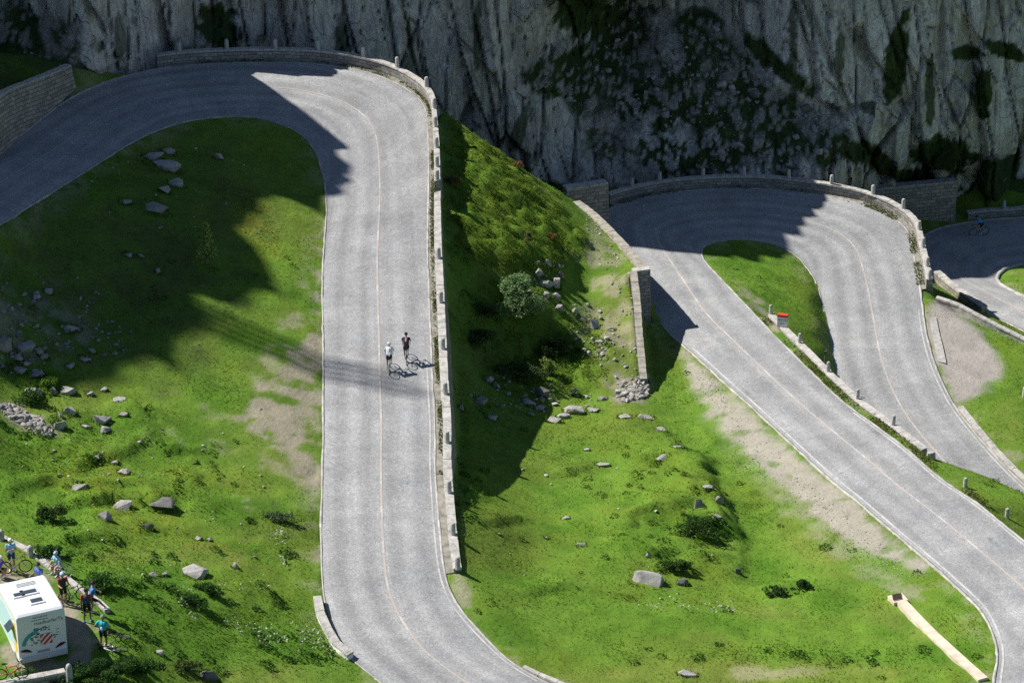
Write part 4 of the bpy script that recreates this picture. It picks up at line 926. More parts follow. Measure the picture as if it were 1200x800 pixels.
on_wall(cc3, nn3, [(743,227),(773,217),(824,210),(872,209),(923,213),(973,220),(1020,234),(1055,249),(1075,269),(1079,290),(1083,312),(1086,331),(1087,344)], 'grey stone bollard on the middle hairpin parapet, {} from its left end', 'bollards on the middle bend', bmesh_a)
cc5 = catmull(c5, .1); nn5 = normals(cc5, np.tile([[.3, 1.0]], (len(cc5), 1)))[0]
on_wall(cc5, nn5, [(1177,242)], 'grey stone bollard on the shaded parapet right of the cyclist in blue', 'x', bmesh_a)
cc4 = ln4.copy(); cc4[:, :2] += n4*.2; cc4[:, 2] = zt4; cc4 = catmull(cc4, .1); nn4 = normals(cc4, np.tile([[1.0, .3]], (len(cc4), 1)))[0]
for k, (px, py, d) in enumerate([(899,352,'grey guard stone on the low wall left of the red topped marker'), (935,404,'grey guard stone between the red topped marker and the thin post'), (965,440,'grey guard stone under the thin post below the grass tongue'),
        (1001,471,'grey guard stone, first below the grass tongue'), (1043,503,'grey guard stone, second below the grass tongue')]):
    j = pick(cc4, px, py); bollard(bmesh_b[k % 3], (cc4[j, 0], cc4[j, 1], cc4[j, 2]-.02), math.atan2(nn4[j, 1], nn4[j, 0]), d, 'guard stones along the descending road', (1, 1, .9))
for px, py, d, sc in [(1131,571,'upper of two at far right', .95), (1180,607,'lower of two at far right', .95), (1091,536,'squat dark one at the wall end', .6)]:
    p = G(px, py); bollard(bmesh_b[0], (p[0], p[1], p[2]-.08), .3, 'grey guard stone, '+d, 'guard stones along the descending road', (sc*1.15 if sc > .7 else 2.4, sc*1.1 if sc > .7 else 1.5, sc))
for px, py, d in [(2,633,'at the left picture edge'), (36,652,'right of the man with folded arms')]:
    p = G(px, py); bollard(bround, (p[0], p[1], p[2]-.1), .2, 'round topped bollard on the lay-by kerb '+d, 'round topped lay-by bollards', (1.15, 1.15, .85))
p = P(81.5, 795, 9.3); bollard(bround, (p[0], p[1], 9.1), .1, 'pale round topped bollard at the end of the low wall below the camper', 'round topped lay-by bollards', (1.15, 1.15, 1.25))
p = G(1203, 466); bollard(bround, (p[0]-.12, p[1], p[2]-.1), .4, 'pale stone post cut by the right picture edge on the grass', 'x', (1.2, 1.2, 1.1))
for o in COL.objects:
    if o.get('group') == 'x': del o['group']
# thin wooden post on the end of the grass tongue
p = G(966, 436); b = MB(); b.tube([(0, 0, -.3), (0, 0, 1.5)], [.06, .05], 8); b.box((0, 0, 1.42), (.16, .05, .24))
o = b.build('marker_post', plain('weathered_post', (.16, .15, .135), .8)); o.location = p; tag(o, 'thin dark marker post at the lower end of the grass tongue', 'post')
# red-topped kilometre stone
j = pick(cc4, 918, 381); e = empty('kilometre_stone', (cc4[j, 0]-.02, cc4[j, 1], cc4[j, 2]-.02), R(-16)); tag(e, 'white kilometre stone with red cap and two dark lines of lettering', 'marker')
b = MB(); b.box((0, 0, .36), (.66, .30, .72)); b.build('body', plain('km_white', (.66, .66, .64), .8), e)
b = MB(); b.box((0, 0, .80), (.70, .34, .16), top=.93); b.build('cap', plain('km_red', (.52, .06, .035), .7), e)
def text(s, size, loc, rot, mat, parent, name='lettering', ex=.004, align='CENTER'):
    cu = bpy.data.curves.new(name, 'FONT'); cu.body = s; cu.size = size; cu.extrude = ex; cu.align_x = align; cu.align_y = 'CENTER'
    t = bpy.data.objects.new(name, cu); COL.objects.link(t); dg = bpy.context.evaluated_depsgraph_get(); me = bpy.data.meshes.new_from_object(t.evaluated_get(dg)); bpy.data.objects.remove(t)
    me.materials.clear(); me.materials.append(mat); o = bpy.data.objects.new(name, me); link(o, parent); o.location = loc; o.rotation_euler = rot; return o
ink = plain('dark_ink', (.05, .055, .07), .7)
text('MOTTO', .17, (0, -.156, .52), (math.pi/2, 0, 0), ink, e); text('km 9', .13, (0, -.156, .29), (math.pi/2, 0, 0), ink, e)
# ================================================================ grass, ground cover, shrubs, trees
def leaf_tris(c, size, n_rng, flat=.5):
    """c (n,3) centres -> random triangles (verts, faces)"""
    n = len(c); d1 = n_rng.normal(size=(n, 3)); d1 /= np.linalg.norm(d1, axis=1)[:, None]
    d2 = n_rng.normal(size=(n, 3)); d2[:, 2] *= flat; d2 -= d1*(d1*d2).sum(1)[:, None]; d2 /= np.linalg.norm(d2, axis=1)[:, None]
    s = np.asarray(size).reshape(-1, 1)*np.ones((n, 1))*n_rng.uniform(.6, 1.4, (n, 1))
    V = np.stack([c-d1*s*.5, c+d1*s*.5+d2*s*.15, c+d2*s*.75, ], 1)
    return V.reshape(-1, 3), np.arange(3*n).reshape(n, 3)
m_grass = mat_attr('grass_blades', .8, .10, 3.0, .6); m_leaf = mat_attr('leaves', .7, .1, 3.0, .42)
DW = dist_to([c1, c2_, c3, wa, wb, ln4], gx, gy, 1.5); DC = dist_to([ch, offset(ch, .3), offset(ch, -.3)], gx, gy, 1.5)
def in_view(x, y, z, m=40):
    a, b = proj(x, y, z); return (a > -m) & (a < 1200+m) & (b > 40) & (b < 800+m)
def sample(n):
    x = RNG.uniform(-34, 42, n); y = RNG.uniform(118, 206, n); z = ground(x, y); ok = in_view(x, y, z)
    i = np.clip(((x-XA)/GS).round().astype(int), 0, NX-1); j = np.clip(((y-YA)/GS).round().astype(int), 0, NY-1)
    return x[ok], y[ok], z[ok], i[ok], j[ok]
gyy, gxx = np.gradient(H, GS); SLOPE = np.hypot(gxx, gyy)
cover = np.clip(1-1.25*np.maximum(np.maximum(dirt, gravel), .8*verge)-.5*scree, 0, 1)*np.where(ROADM & (DR > .05), 0, 1)*np.where(DW < .12, 0, 1)*np.where(DC < .35, 0, 1)
x, y, z, i, j = sample(460000); keep = RNG.random(len(x)) < cover[j, i]*np.clip(.5+.6*fbm(x*.5, y*.5, 201, 3)+.5*lush[j, i], .15, 1)*np.where(SLOPE[j, i] > 2.2, .0, 1)
x, y, z, i, j = x[keep], y[keep], z[keep], i[keep], j[keep]; n = len(x)
tall = (.10+.10*np.clip(fbm(x*.35, y*.35, 202, 4)+.3, 0, 1)+.10*lush[j, i]+.06*bush[j, i])*.58*RNG.uniform(.6, 1.35, n)*(1-.5*dirt[j, i])*np.clip(DR[j, i]/.8+.35, 0, 1)
bw = RNG.uniform(.022, .05, n); an = RNG.uniform(0, 2*math.pi, n); le = RNG.uniform(.5, 1.5, n)*tall; la = RNG.uniform(0, 2*math.pi, n)
bx, by = np.cos(an)*bw, np.sin(an)*bw
V = np.stack([np.stack([x-bx, y-by, z-.03], 1), np.stack([x+bx, y+by, z-.03], 1), np.stack([x+np.cos(la)*le, y+np.sin(la)*le, z+tall], 1)], 1)
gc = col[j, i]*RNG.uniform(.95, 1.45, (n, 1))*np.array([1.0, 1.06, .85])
dryb = (RNG.random(n) < .06+.25*dry[j, i])[:, None]; gc = np.where(dryb, np.array([.17, .14, .055])*RNG.uniform(.7, 1.2, (n, 1)), gc)
o = np_mesh('grass', V.reshape(-1, 3), np.arange(3*n).reshape(n, 3), m_grass, cols={'col': np.repeat(np.clip(gc, .004, 1), 3, 0)}); tag(o, kind='stuff')
# flower specks: yellow and white
def specks(name, mask, n, colr, size, hgt, thr=.25):
    x, y, z, i, j = sample(n); k = RNG.random(len(x)) < np.clip(mask[j, i]-.1, 0, 1)*sst(-.1, .4, fbm(x*.8, y*.8, 207, 3)+.1)*(cover[j, i] > .5); x, y, z = x[k], y[k], z[k]
    V, F = leaf_tris(np.stack([x, y, z+hgt*RNG.uniform(.7, 1.3, len(x))], 1), size, RNG, .4); c = np.repeat(np.array([colr])*RNG.uniform(.7, 1.2, (len(x), 1)), 3, 0)
    return tag(np_mesh(name, V, F, m_leaf, cols={'col': np.clip(c, 0, 1)}), kind='stuff')
specks('yellow_flowers', yellow, 160000, (.50, .38, .02), .09, .16); specks('white_flowers', white, 330000, (.55, .58, .48), .12, .24)
# knee-high alpine herbs (broad leaves) in the lush strips, and the dwarf shrubs that cover the knob
def cover_clumps(name, mask, n, rad, hgt, leaves, size, c0, c1, thr=.4, maxn=900, slope=True):
    x, y, z, i, j = sample(n); k = (RNG.random(len(x)) < mask[j, i]*1.0) & (cover[j, i] > .55) & (DR[j, i] > .5) & (DW[j, i] > .3) & (DC[j, i] > .7); x, y, z = x[k][:maxn], y[k][:maxn], z[k][:maxn]; P_ = []; S = []; C = []
    for a, b, c in zip(x, y, z):
        r = rad*RNG.uniform(.55, 1.35); h = hgt*RNG.uniform(.6, 1.4); m = int(leaves*r/rad); d = RNG.normal(size=(m, 3)); d /= np.linalg.norm(d, axis=1)[:, None]; d[:, 2] = np.abs(d[:, 2])
        q = d*np.array([r, r, h])*RNG.uniform(.55, 1.0, (m, 1))**.6; w = q+np.array([a, b, 0]); w[:, 2] = ground(w[:, 0], w[:, 1])*.6+c*.4+q[:, 2]
        P_.append(w); t = RNG.random(); cc = np.array(c0)*(1-t)+np.array(c1)*t; C.append(np.repeat(cc[None]*RNG.uniform(.7, 1.3, (m, 1)), 3, 0))
    V, F = leaf_tris(np.concatenate(P_), size, RNG, .5)
    return tag(np_mesh(name, V, F, m_leaf, cols={'col': np.clip(np.concatenate(C), .003, 1)}), kind='stuff')
cover_clumps('dwarf_shrubs', bush, 40000, .27, .20, 55, .075, (.075, .145, .014), (.170, .225, .026), maxn=950)
cover_clumps('broad_leaved_herbs', np.clip(lush+.6*white, 0, 1)*(fbm(GX*.5, GY*.5, 209, 3) > .0), 9000, .30, .26, 46, .13, (.040, .110, .014), (.075, .155, .024), maxn=650)
cover_clumps('heath_tufts', np.clip(hum*.8+.06, 0, 1)*(fbm(GX*.45, GY*.45, 210, 4) > .12), 9000, .26, .22, 40, .10, (.06, .13, .014), (.11, .17, .02), maxn=220)
# weeds between road edge and the straight parapet, and at the foot of the bends
def weeds(o, i, a, b, d0, d1, n):
    k = RNG.uniform(a, b-1.01, n); q = k.astype(int); f = (k-q)[:, None]; oo = o[q]*(1-f)+o[q+1]*f; ii = i[q]*(1-f)+i[q+1]*f; nn = (oo-ii)[:, :2]; nn /= np.linalg.norm(nn, axis=1)[:, None]
    kp = fbm(k*.35, k*0, 215, 3)+RNG.uniform(-.4, .4, n) > -.05; p = oo.copy(); p[:, :2] += nn*RNG.uniform(d0, d1, (n, 1)); p[:, 2] += .05; return p[kp]
wp = np.concatenate([weeds(O1, I1, pick(O1, 470, 98), pick(O1, 512, 560), .14, .42, 6000), weeds(O2, I2, pick(O2, 976, 231), pick(O2, 1080, 340), -.3, .33, 3000), weeds(I2, O2, pick(I2, 1150, 592), pick(I2, 890, 370), .02, .6, 4500), weeds(O1, I1, pick(O1, 200, 78), pick(O1, 470, 98), .05, .4, 1200), weeds(O2, I2, pick(O2, 727, 238), pick(O2, 960, 230), -.2, .33, 900)])
V, F = leaf_tris(wp+RNG.normal(size=wp.shape)*.02, .11, RNG, .6); wc = np.repeat(np.where(RNG.random((len(wp), 1)) < .35, np.array([[.16, .14, .05]]), np.array([[.07, .115, .02]]))*RNG.uniform(.6, 1.3, (len(wp), 1)), 3, 0)
tag(np_mesh('roadside_weeds', V, F, m_leaf, cols={'col': wc}), kind='stuff')
# ---- single bushes and trees
m_bark = plain('bark', (.10, .075, .055), .9, var=.3)
def shrub(name, label, cat, base, rx, ry, h, c0, c1, n, leaf, seed, group=None, lobes=15, cone=False):
    r = np.random.default_rng(seed); e = empty(name, base); tag(e, label, cat, group); pts = []; cols = []
    st = MB(); nb = 6
    for k in range(lobes):
        a = r.uniform(0, 2*math.pi); rr = r.uniform(.1, .95); cx, cy = math.cos(a)*rr*rx, math.sin(a)*rr*ry; cz = h*r.uniform(.3, .9)*(1-.4*rr); s = r.uniform(.16, .42)
        m = n//lobes; d = r.normal(size=(m, 3)); d /= np.linalg.norm(d, axis=1)[:, None]; q = d*r.uniform(.45, 1.0, (m, 1))**.5*np.array([rx*s, ry*s, h*s*.8])+np.array([cx, cy, cz]); q[:, 2] = np.maximum(q[:, 2], .03)
        pts.append(q); t = r.random(); cols.append((np.array(c0)*(1-t)+np.array(c1)*t)[None]*r.uniform(.65, 1.35, (m, 1)))
        st.tube([(0, 0, -.2), (cx*.4, cy*.4, cz*.45), (cx, cy, cz)], [.045, .03, .012], 5)
    V, F = leaf_tris(np.concatenate(pts), leaf, r, .6); C = np.repeat(np.concatenate(cols), 3, 0)
    np_mesh('foliage', V, F, m_leaf, parent=e, cols={'col': np.clip(C, .003, 1)}); st.build('stem', m_bark, e); return e
def conifer(label, base, h, rad, c0, seed, n=1500):
    r = np.random.default_rng(seed); e = empty('larch_tree', base); tag(e, label, 'tree'); st = MB(); st.tube([(0, 0, -.3), (.02, 0, h*.5), (0, .03, h)], [.07*h/2.5, .04*h/2.5, .01], 7); pts = []
    lv = int(h/.17)
    for k in range(lv):
        z = h*(.12+.86*k/lv); L = rad*(1-(z/h)**1.2)*r.uniform(.7, 1.1)+.05
        for q in range(5):
            a = r.uniform(0, 2*math.pi); tip = np.array([math.cos(a)*L, math.sin(a)*L, z+L*r.uniform(-.05, .35)]); st.tube([(0, 0, z), tuple(tip)], [.012, .004], 4, caps=False)
            m = max(3, int(n/lv/5)); t = r.uniform(.2, 1.05, (m, 1)); pts.append(np.array([[0, 0, z]])*(1-t)+tip*t+r.normal(size=(m, 3))*.035)
    p = np.concatenate(pts); V, F = leaf_tris(p, .10, r, .6); C = np.repeat(np.array([c0])*r.uniform(.6, 1.4, (len(p), 1)), 3, 0); np_mesh('crown', V, F, m_leaf, parent=e, cols={'col': C}); st.build('trunk', m_bark, e); return e
conifer('small pale green larch standing in the shaded slope left of the road', G(243, 309), 2.8, .7, (.34, .46, .13), 301, 3800)  # crown colour lightened to stand in for sun catching the tree
conifer('tiny thin larch sapling lower left of the bigger larch', G(181, 351), 1.1, .35, (.14, .19, .06), 302, 500)
conifer('pale spindly young larch on the dark side of the knob above the grey green bush', G(619, 287), 1.0, .3, (.15, .16, .05), 303, 400)
SH = [('big grey green rounded bush standing out of the dark hollow',606,368,2.1,1.5,2.7,(.10,.17,.07),(.18,.25,.11),6500,.13),
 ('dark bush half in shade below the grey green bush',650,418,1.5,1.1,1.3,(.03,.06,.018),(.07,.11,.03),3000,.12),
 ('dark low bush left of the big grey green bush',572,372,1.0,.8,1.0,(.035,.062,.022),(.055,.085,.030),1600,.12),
 ('slender pale leaved bush above the stones in the hollow',643,440,.6,.5,1.3,(.09,.14,.03),(.14,.19,.05),900,.11),
 ('small pale green bush at the shadow edge below the hollow',673,463,.4,.35,.5,(.09,.14,.05),(.13,.18,.07),420,.10),
 ('dark green bush on the grass left of the drain channel, left of a pair',909,697,.65,.55,.5,(.02,.055,.014),(.04,.085,.02),900,.10),
 ('dark green bush on the grass left of the drain channel, right of a pair',938,690,.7,.5,.5,(.02,.055,.014),(.04,.085,.02),900,.10),
 ('wide dark mound of bushes on the right side of the meadow hummock',822,626,1.7,1.0,.9,(.018,.05,.010),(.045,.09,.018),3000,.11),
 ('dark bush on the hummock above the large flat boulder',790,668,1.0,.6,.6,(.02,.05,.010),(.05,.10,.018),1400,.11),
 ('dark leafy bush above the white flowers, left of a pair near the lay-by',226,708,.75,.6,.6,(.02,.06,.012),(.045,.10,.02),1100,.11),
 ('dark leafy bush above the white flowers, right of a pair near the lay-by',245,694,.75,.55,.55,(.02,.06,.012),(.045,.10,.02),1100,.11),
 ('round dark bush on the slope nearest the left edge above the lay-by',57,607,.85,.7,.7,(.02,.05,.012),(.04,.08,.018),1200,.11),
 ('broad leafy bush behind the kerb above the man in dark shorts',124,688,1.1,.8,.75,(.03,.08,.016),(.06,.13,.03),1800,.13),
 ('broad leafy bush behind the lay-by kerb beside the right hand bollard',56,652,.9,.6,.6,(.03,.08,.016),(.06,.13,.03),1300,.13),
 ('grey green low bush on the slope beside the road above white flowers',328,610,1.0,.5,.5,(.05,.09,.035),(.09,.13,.06),1300,.10),
 ('bright green small bush among the boulders at the left shadow edge',56,453,.5,.45,.75,(.07,.15,.015),(.10,.19,.025),700,.10),
 ('dark bush growing at the top of the tumbled boulders on the left',30,470,1.0,.7,.7,(.02,.06,.012),(.05,.10,.02),1500,.11),
 ('dense dark hedge bush below the lay-by right of the pale bollard, larger left one',122,797,1.5,.9,1.1,(.02,.055,.012),(.045,.10,.02),4200,.11),
 ('dense dark hedge bush at the bottom edge, the smaller right one',160,792,1.2,.8,1.0,(.02,.055,.012),(.045,.10,.02),3000,.11),
 ('leafy bush at the foot of the low wall under the red bicycle',35,806,1.4,.8,.9,(.025,.065,.012),(.05,.11,.02),2400,.11),
 ('leafy bush under the pale bollard at the end of the low wall',83,806,1.1,.7,.85,(.025,.065,.012),(.05,.11,.02),2000,.11),
 ('low dark bush right of the dark boulder at the bottom left',217,785,.9,.5,.5,(.035,.065,.018),(.06,.09,.02),1000,.10),
 ('rusty orange bush on the ridge of the green knob',605,196,.5,.4,.45,(.13,.085,.03),(.17,.10,.03),500,.10),
 ('brownish orange bush low on the green knob near the shade',645,280,.4,.35,.4,(.13,.085,.03),(.17,.10,.03),380,.10),
 ('brown withered bush at the edge of the wall shade on the knob',531,216,.5,.6,.6,(.10,.075,.03),(.13,.09,.04),600,.10),
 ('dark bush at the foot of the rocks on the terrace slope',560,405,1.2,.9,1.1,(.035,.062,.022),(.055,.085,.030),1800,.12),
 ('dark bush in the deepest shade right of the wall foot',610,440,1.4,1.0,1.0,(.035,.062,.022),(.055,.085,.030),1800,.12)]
for k, (lb, px, py, rx, ry, h, c0, c1, n, lf) in enumerate(SH):
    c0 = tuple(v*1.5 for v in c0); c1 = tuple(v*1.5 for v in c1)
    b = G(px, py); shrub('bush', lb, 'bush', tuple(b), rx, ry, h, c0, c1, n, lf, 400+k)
# ================================================================ boulders and stones
m_rk = mat_rock('boulder_rock', (.27, .265, .25)); m_rk2 = mat_rock('pale_boulder', (.34, .333, .315)); m_rk3 = mat_rock('dark_boulder', (.15, .15, .145))
def rock_mesh(seed, d, mat, flat=False, nm='boulder'):
    r = random.Random(seed); bm = bmesh.new(); n = r.randint(11, 17)
    for k in range(n):
        v = Vector((r.gauss(0, 1), r.gauss(0, 1), r.gauss(0, 1))); v.normalize(); v = Vector((v.x, v.y, v.z))*r.uniform(.8, 1.08)
        for a in range(3): v[a] = max(-.78, min(.78, v[a]))
        bm.verts.new((v.x*d[0]*.64, v.y*d[1]*.64, v.z*d[2]*.64))
    h = bmesh.ops.convex_hull(bm, input=bm.verts); bmesh.ops.delete(bm, geom=[v for v in bm.verts if not v.link_faces], context='VERTS')
    bmesh.ops.bevel(bm, geom=list(bm.edges), offset=min(d)*.035, segments=1, affect='EDGES', clamp_overlap=True)
    bmesh.ops.triangulate(bm, faces=bm.faces); bmesh.ops.subdivide_edges(bm, edges=bm.edges, cuts=1, use_grid_fill=True)
    s = min(d)
    for v in bm.verts:
        q = v.co; f = fbm(np.array([q.x/s*2.1+seed]), np.array([q.y/s*2.1+q.z/s*1.7]), seed, 3)[0]; v.co *= 1+.07*f
    me = bpy.data.meshes.new(nm); bm.to_mesh(me); bm.free(); me.materials.append(mat); return me
ROCKS = []
def rock(px, py, w, h, label, mat=None, group=None, name='boulder', rot=None, k=[0]):
    k[0] += 1; p = G(px, py+h*.28); D = np.linalg.norm(p-np.array([0, 0, CAMZ])); s = FPX/D; dx = w/s; dy = dx*.72; dz = max(.30*dx, (h/s-.30*dy)/.9)
    r = random.Random(k[0]*13); me = rock_mesh(k[0]*17+3, (dx*1.08, dy, dz*1.15), mat or m_rk, nm=name); o = bpy.data.objects.new(name, me); o.location = (p[0], p[1], p[2]+dz*.12)
    o.rotation_euler = (r.uniform(-.15, .15), r.uniform(-.18, .18), rot if rot is not None else r.uniform(-.3, .3)); link(o); ROCKS.append((p, dx, dy, o.rotation_euler[2])); return tag(o, label, 'rock', group)
RL = [ # sunlit group at the left shadow edge
 (41,459,24,17,'pale angular boulder left of the bright green bush at the shadow edge',m_rk2),(79,456,18,13,'pale wedge shaped boulder right of the bright green bush',m_rk2),(63,459,6,12,'narrow leaning slab between two pale boulders by the green bush',m_rk),
 (105,461,9,6,'small pale boulder, left one of two right of the wedge shaped boulder',m_rk2),(122,456,8,6,'small pale boulder, right one of two right of the wedge shaped boulder',m_rk2),(140,467,14,7,'flat pale boulder at the right end of the row at the shadow edge',m_rk2),
 (145,485,10,8,'small boulder in the dark hollow below the flat pale one',m_rk),(72,484,12,12,'left rounded boulder of the tight group of three above the rubble',m_rk2),(83,480,16,15,'largest boulder of the tight group of three above the rubble',m_rk2),(71,497,13,15,'lowest boulder of the tight group of three above the rubble',m_rk2),
 (119,488,19,18,'tall pale boulder casting a long shadow on the bright grass',m_rk2),(124,503,11,11,'pale boulder touching the foot of the tall pale one',m_rk2),(101,499,10,5,'low flat stone between the two boulder groups',m_rk2),
 (115,535,9,4,'small flat stone in the grass, highest above the yellow flowers',m_rk2),(134,541,11,5,'grey flat stone in the grass just above the yellow flowers',m_rk),(147,552,16,6,'pale flat stone above the yellow flower patch',m_rk2),(90,571,22,5,'long thin slab left of the yellow flowers',m_rk),(71,556,6,5,'little stone above the long thin slab',m_rk2),
 (142,592,26,14,'broad pale ledge boulder among the yellow flowers',m_rk2),(122,603,15,17,'upright slab beside the broad ledge boulder',m_rk),(186,588,32,11,'dark wide rock ledge right of the yellow flowers',m_rk3),(172,615,15,9,'dark rounded boulder under the wide rock ledge',m_rk3),(62,597,10,8,'dark small boulder near the round bush at left',m_rk3),
 (224,668,32,10,'long flat pale slab in the middle of the left meadow',m_rk2),(276,662,8,11,'short upright stone alone in the meadow left of the road',m_rk),(244,788,24,15,'dark boulder at the bottom left beside the low bush',m_rk3),(187,764,9,8,'small pale triangular stone in the grass near the bottom left',m_rk2),(179,672,11,5,'small flat stone left of the long flat slab',m_rk),(193,672,8,6,'small grey stone touching the shadow left of the long slab',m_rk),
 (231,630,10,6,'grey stone in the grass below the dark ledge',m_rk),(245,632,6,5,'pale stone next to the grey stone below the dark ledge',m_rk2),
 # shaded tongue inside the upper bend
 (180,182,22,14,'shaded boulder inside the upper bend, left of the top pair',m_rk2),(198,176,14,11,'shaded boulder inside the upper bend, right of the top pair',m_rk2),(192,194,36,8,'long shaded slab under the top pair inside the upper bend',m_rk2),(208,213,17,14,'blocky shaded boulder inside the upper bend below the long slab',m_rk2),(193,222,12,11,'shaded boulder touching the blocky one inside the upper bend',m_rk2),
 (147,236,13,5,'small shaded flat stone at the left inside the upper bend',m_rk2),(182,243,28,11,'flat shaded outcrop lowest inside the upper bend',m_rk),(256,183,10,10,'pale shaded boulder alone right of the others inside the upper bend',m_rk2),
 (43,347,10,7,'shaded stone, left of two above the left boulder heap',m_rk2),(57,341,9,9,'shaded stone, right of two above the left boulder heap',m_rk2),(83,382,20,11,'shaded flat boulder above right of the left boulder heap',m_rk2),(7,402,20,22,'large shaded boulder at the left picture edge',m_rk),(29,405,24,14,'large shaded flat topped boulder of the left heap',m_rk2),(20,418,14,10,'shaded boulder low in the left heap',m_rk),(44,411,12,9,'shaded boulder at the right end of the left heap',m_rk),(52,418,9,8,'small shaded boulder right below the left heap',m_rk),
 (107,410,11,7,'shaded stone high in the row of three right of the left heap',m_rk2),(99,419,14,7,'shaded stone in the middle of three right of the left heap',m_rk2),(84,428,12,8,'shaded stone lowest of three right of the left heap',m_rk2),(150,297,11,8,'shaded stone on the dark slope left of the larch',m_rk),(165,299,8,6,'smaller shaded stone left of the larch',m_rk),(185,317,7,8,'shaded stone on the dark slope directly below the larch',m_rk),(22,432,16,7,'sunlit flat rock at the lower end of the left heap',m_rk),(42,437,18,7,'long flat rock at the shadow edge below the left heap',m_rk),
 # knob side and hollow
 (640,330,18,13,'largest boulder of the heap on the right flank of the knob',m_rk2),(630,319,11,11,'boulder upper left in the heap on the flank of the knob',m_rk),(652,332,9,15,'upright slab right in the heap on the flank of the knob',m_rk2),(651,347,10,10,'boulder lowest in the heap on the flank of the knob',m_rk2),(640,345,8,9,'boulder lower left in the heap on the flank of the knob',m_rk2),(658,322,7,11,'boulder upper right in the heap on the flank of the knob',m_rk),(642,308,8,9,'small boulder topmost in the heap on the flank of the knob',m_rk2),
 (656,360,10,9,'half shaded boulder below the heap on the knob flank',m_rk2),(673,364,9,8,'half shaded boulder right below the heap on the knob flank',m_rk),(697,379,12,17,'pale sunlit tall boulder at the edge of the dry terrace',m_rk2),(717,385,8,8,'small grey boulder on the dry terrace grass',m_rk),(702,399,9,7,'small boulder under the tall pale one at the terrace',m_rk2),(681,373,11,6,'flat boulder left of the tall pale one at the terrace',m_rk),
 (754,440,12,11,'round grey boulder leaning on the lower terrace wall',m_rk),(572,443,13,9,'shaded boulder in the hollow, left of a close pair',m_rk2),(584,449,12,13,'shaded boulder in the hollow, right of a close pair',m_rk2),(565,469,15,13,'shaded jagged boulder below the close pair in the hollow',m_rk),(577,488,14,8,'shaded flat stone lowest in the hollow',m_rk2),(541,476,8,13,'shaded stone at the foot of the long wall',m_rk),
 (636,457,16,15,'shaded tall rock below the dark bushes in the hollow',m_rk3),(620,470,16,9,'shaded boulder left in the row at the hollow bottom',m_rk2),(632,477,12,8,'shaded boulder middle in the row at the hollow bottom',m_rk2),(622,485,8,6,'shaded little stone under the row at the hollow bottom',m_rk2),
 (676,478,26,14,'big pale sunlit slab where the hollow meets the meadow',m_rk2),(696,479,14,8,'pale sunlit stone right of the big slab at the hollow',m_rk2),(660,487,14,9,'pale sunlit stone left of the big slab at the hollow',m_rk2),(650,492,18,7,'flat pale stone lowest left of the big slab at the hollow',m_rk2),(706,466,10,8,'half shaded stone right above the big slab',m_rk),(724,461,10,9,'grey stone left of the rubble under the terrace wall',m_rk),
 # meadow
 (732,488,14,4,'flat stone in the meadow, left of two below the rubble',m_rk2),(757,487,18,9,'flat boulder in the meadow, right of two below the rubble',m_rk2),(775,502,12,6,'stone on the hummock crest below the flat boulder pair',m_rk2),(794,522,14,5,'flat stone on the hummock near its dark gap',m_rk2),(776,536,14,4,'thin flat stone in the hummock grass',m_rk2),(706,544,15,5,'flat pale stone alone in the open meadow',m_rk2),
 (818,590,13,15,'upright rounded boulder on the hummock',m_rk),(829,570,11,6,'pale stone above the upright boulder on the hummock',m_rk2),(843,585,9,14,'grey rock at the hummock edge right of the upright boulder',m_rk),(841,605,10,6,'small stone under the grey rock at the hummock edge',m_rk),(760,676,36,21,'big grey boulder with a flat lit top in the lower meadow',m_rk2),(800,681,12,11,'dark boulder right of the big flat topped boulder',m_rk3),(760,650,7,7,'little white stone above the big flat topped boulder',m_rk2),
 (663,606,9,6,'small pale stone in the middle meadow, upper of two',m_rk2),(681,637,11,4,'small pale stone in the middle meadow, lower of two',m_rk2),(687,526,7,5,'small stone in the meadow below the pale slab',m_rk2),(864,668,8,10,'dark rock in the shade at the hummock corner',m_rk3),(806,788,20,10,'white flat boulder at the bottom edge of the meadow',m_rk2),(640,630,6,4,'tiny pale stone left in the middle meadow',m_rk2),(585,625,6,4,'tiny stone near the lower end of the straight wall',m_rk2)]
for px, py, w, h, lb, m in RL: rock(px, py, w*1.08, h*1.08, lb, m)
# taller grass where the scythe and the sheep do not reach: a fringe at the foot of every boulder
def fringe():
    r = np.random.default_rng(77); V = []; C = []
    for p, dx, dy, rz in ROCKS:
        n = int(26+30*dx); a = r.uniform(0, 6.283, n); q = r.uniform(.86, 1.22, n); u = np.cos(a)*dx*.56*q; v = np.sin(a)*dy*.58*q; x = p[0]+u*math.cos(rz)-v*math.sin(rz); y = p[1]+u*math.sin(rz)+v*math.cos(rz); z = ground(x, y); h = r.uniform(.10, .26, n)*min(1.2, .55+.5*dx); w_ = r.uniform(.02, .045, n); an = r.uniform(0, 6.283, n); la = r.uniform(0, 6.283, n); le = h*r.uniform(.2, .9, n)
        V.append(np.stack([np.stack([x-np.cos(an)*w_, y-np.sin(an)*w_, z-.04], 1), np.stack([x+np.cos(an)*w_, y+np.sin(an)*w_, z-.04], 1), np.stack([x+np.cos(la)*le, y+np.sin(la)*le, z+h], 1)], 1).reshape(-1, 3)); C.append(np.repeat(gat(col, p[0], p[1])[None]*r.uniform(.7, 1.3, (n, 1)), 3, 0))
    V = np.concatenate(V); tag(np_mesh('tall_grass', V, np.arange(len(V)).reshape(-1, 3), m_grass, cols={'col': np.clip(np.concatenate(C), .004, 1)}), kind='stuff')
fringe()
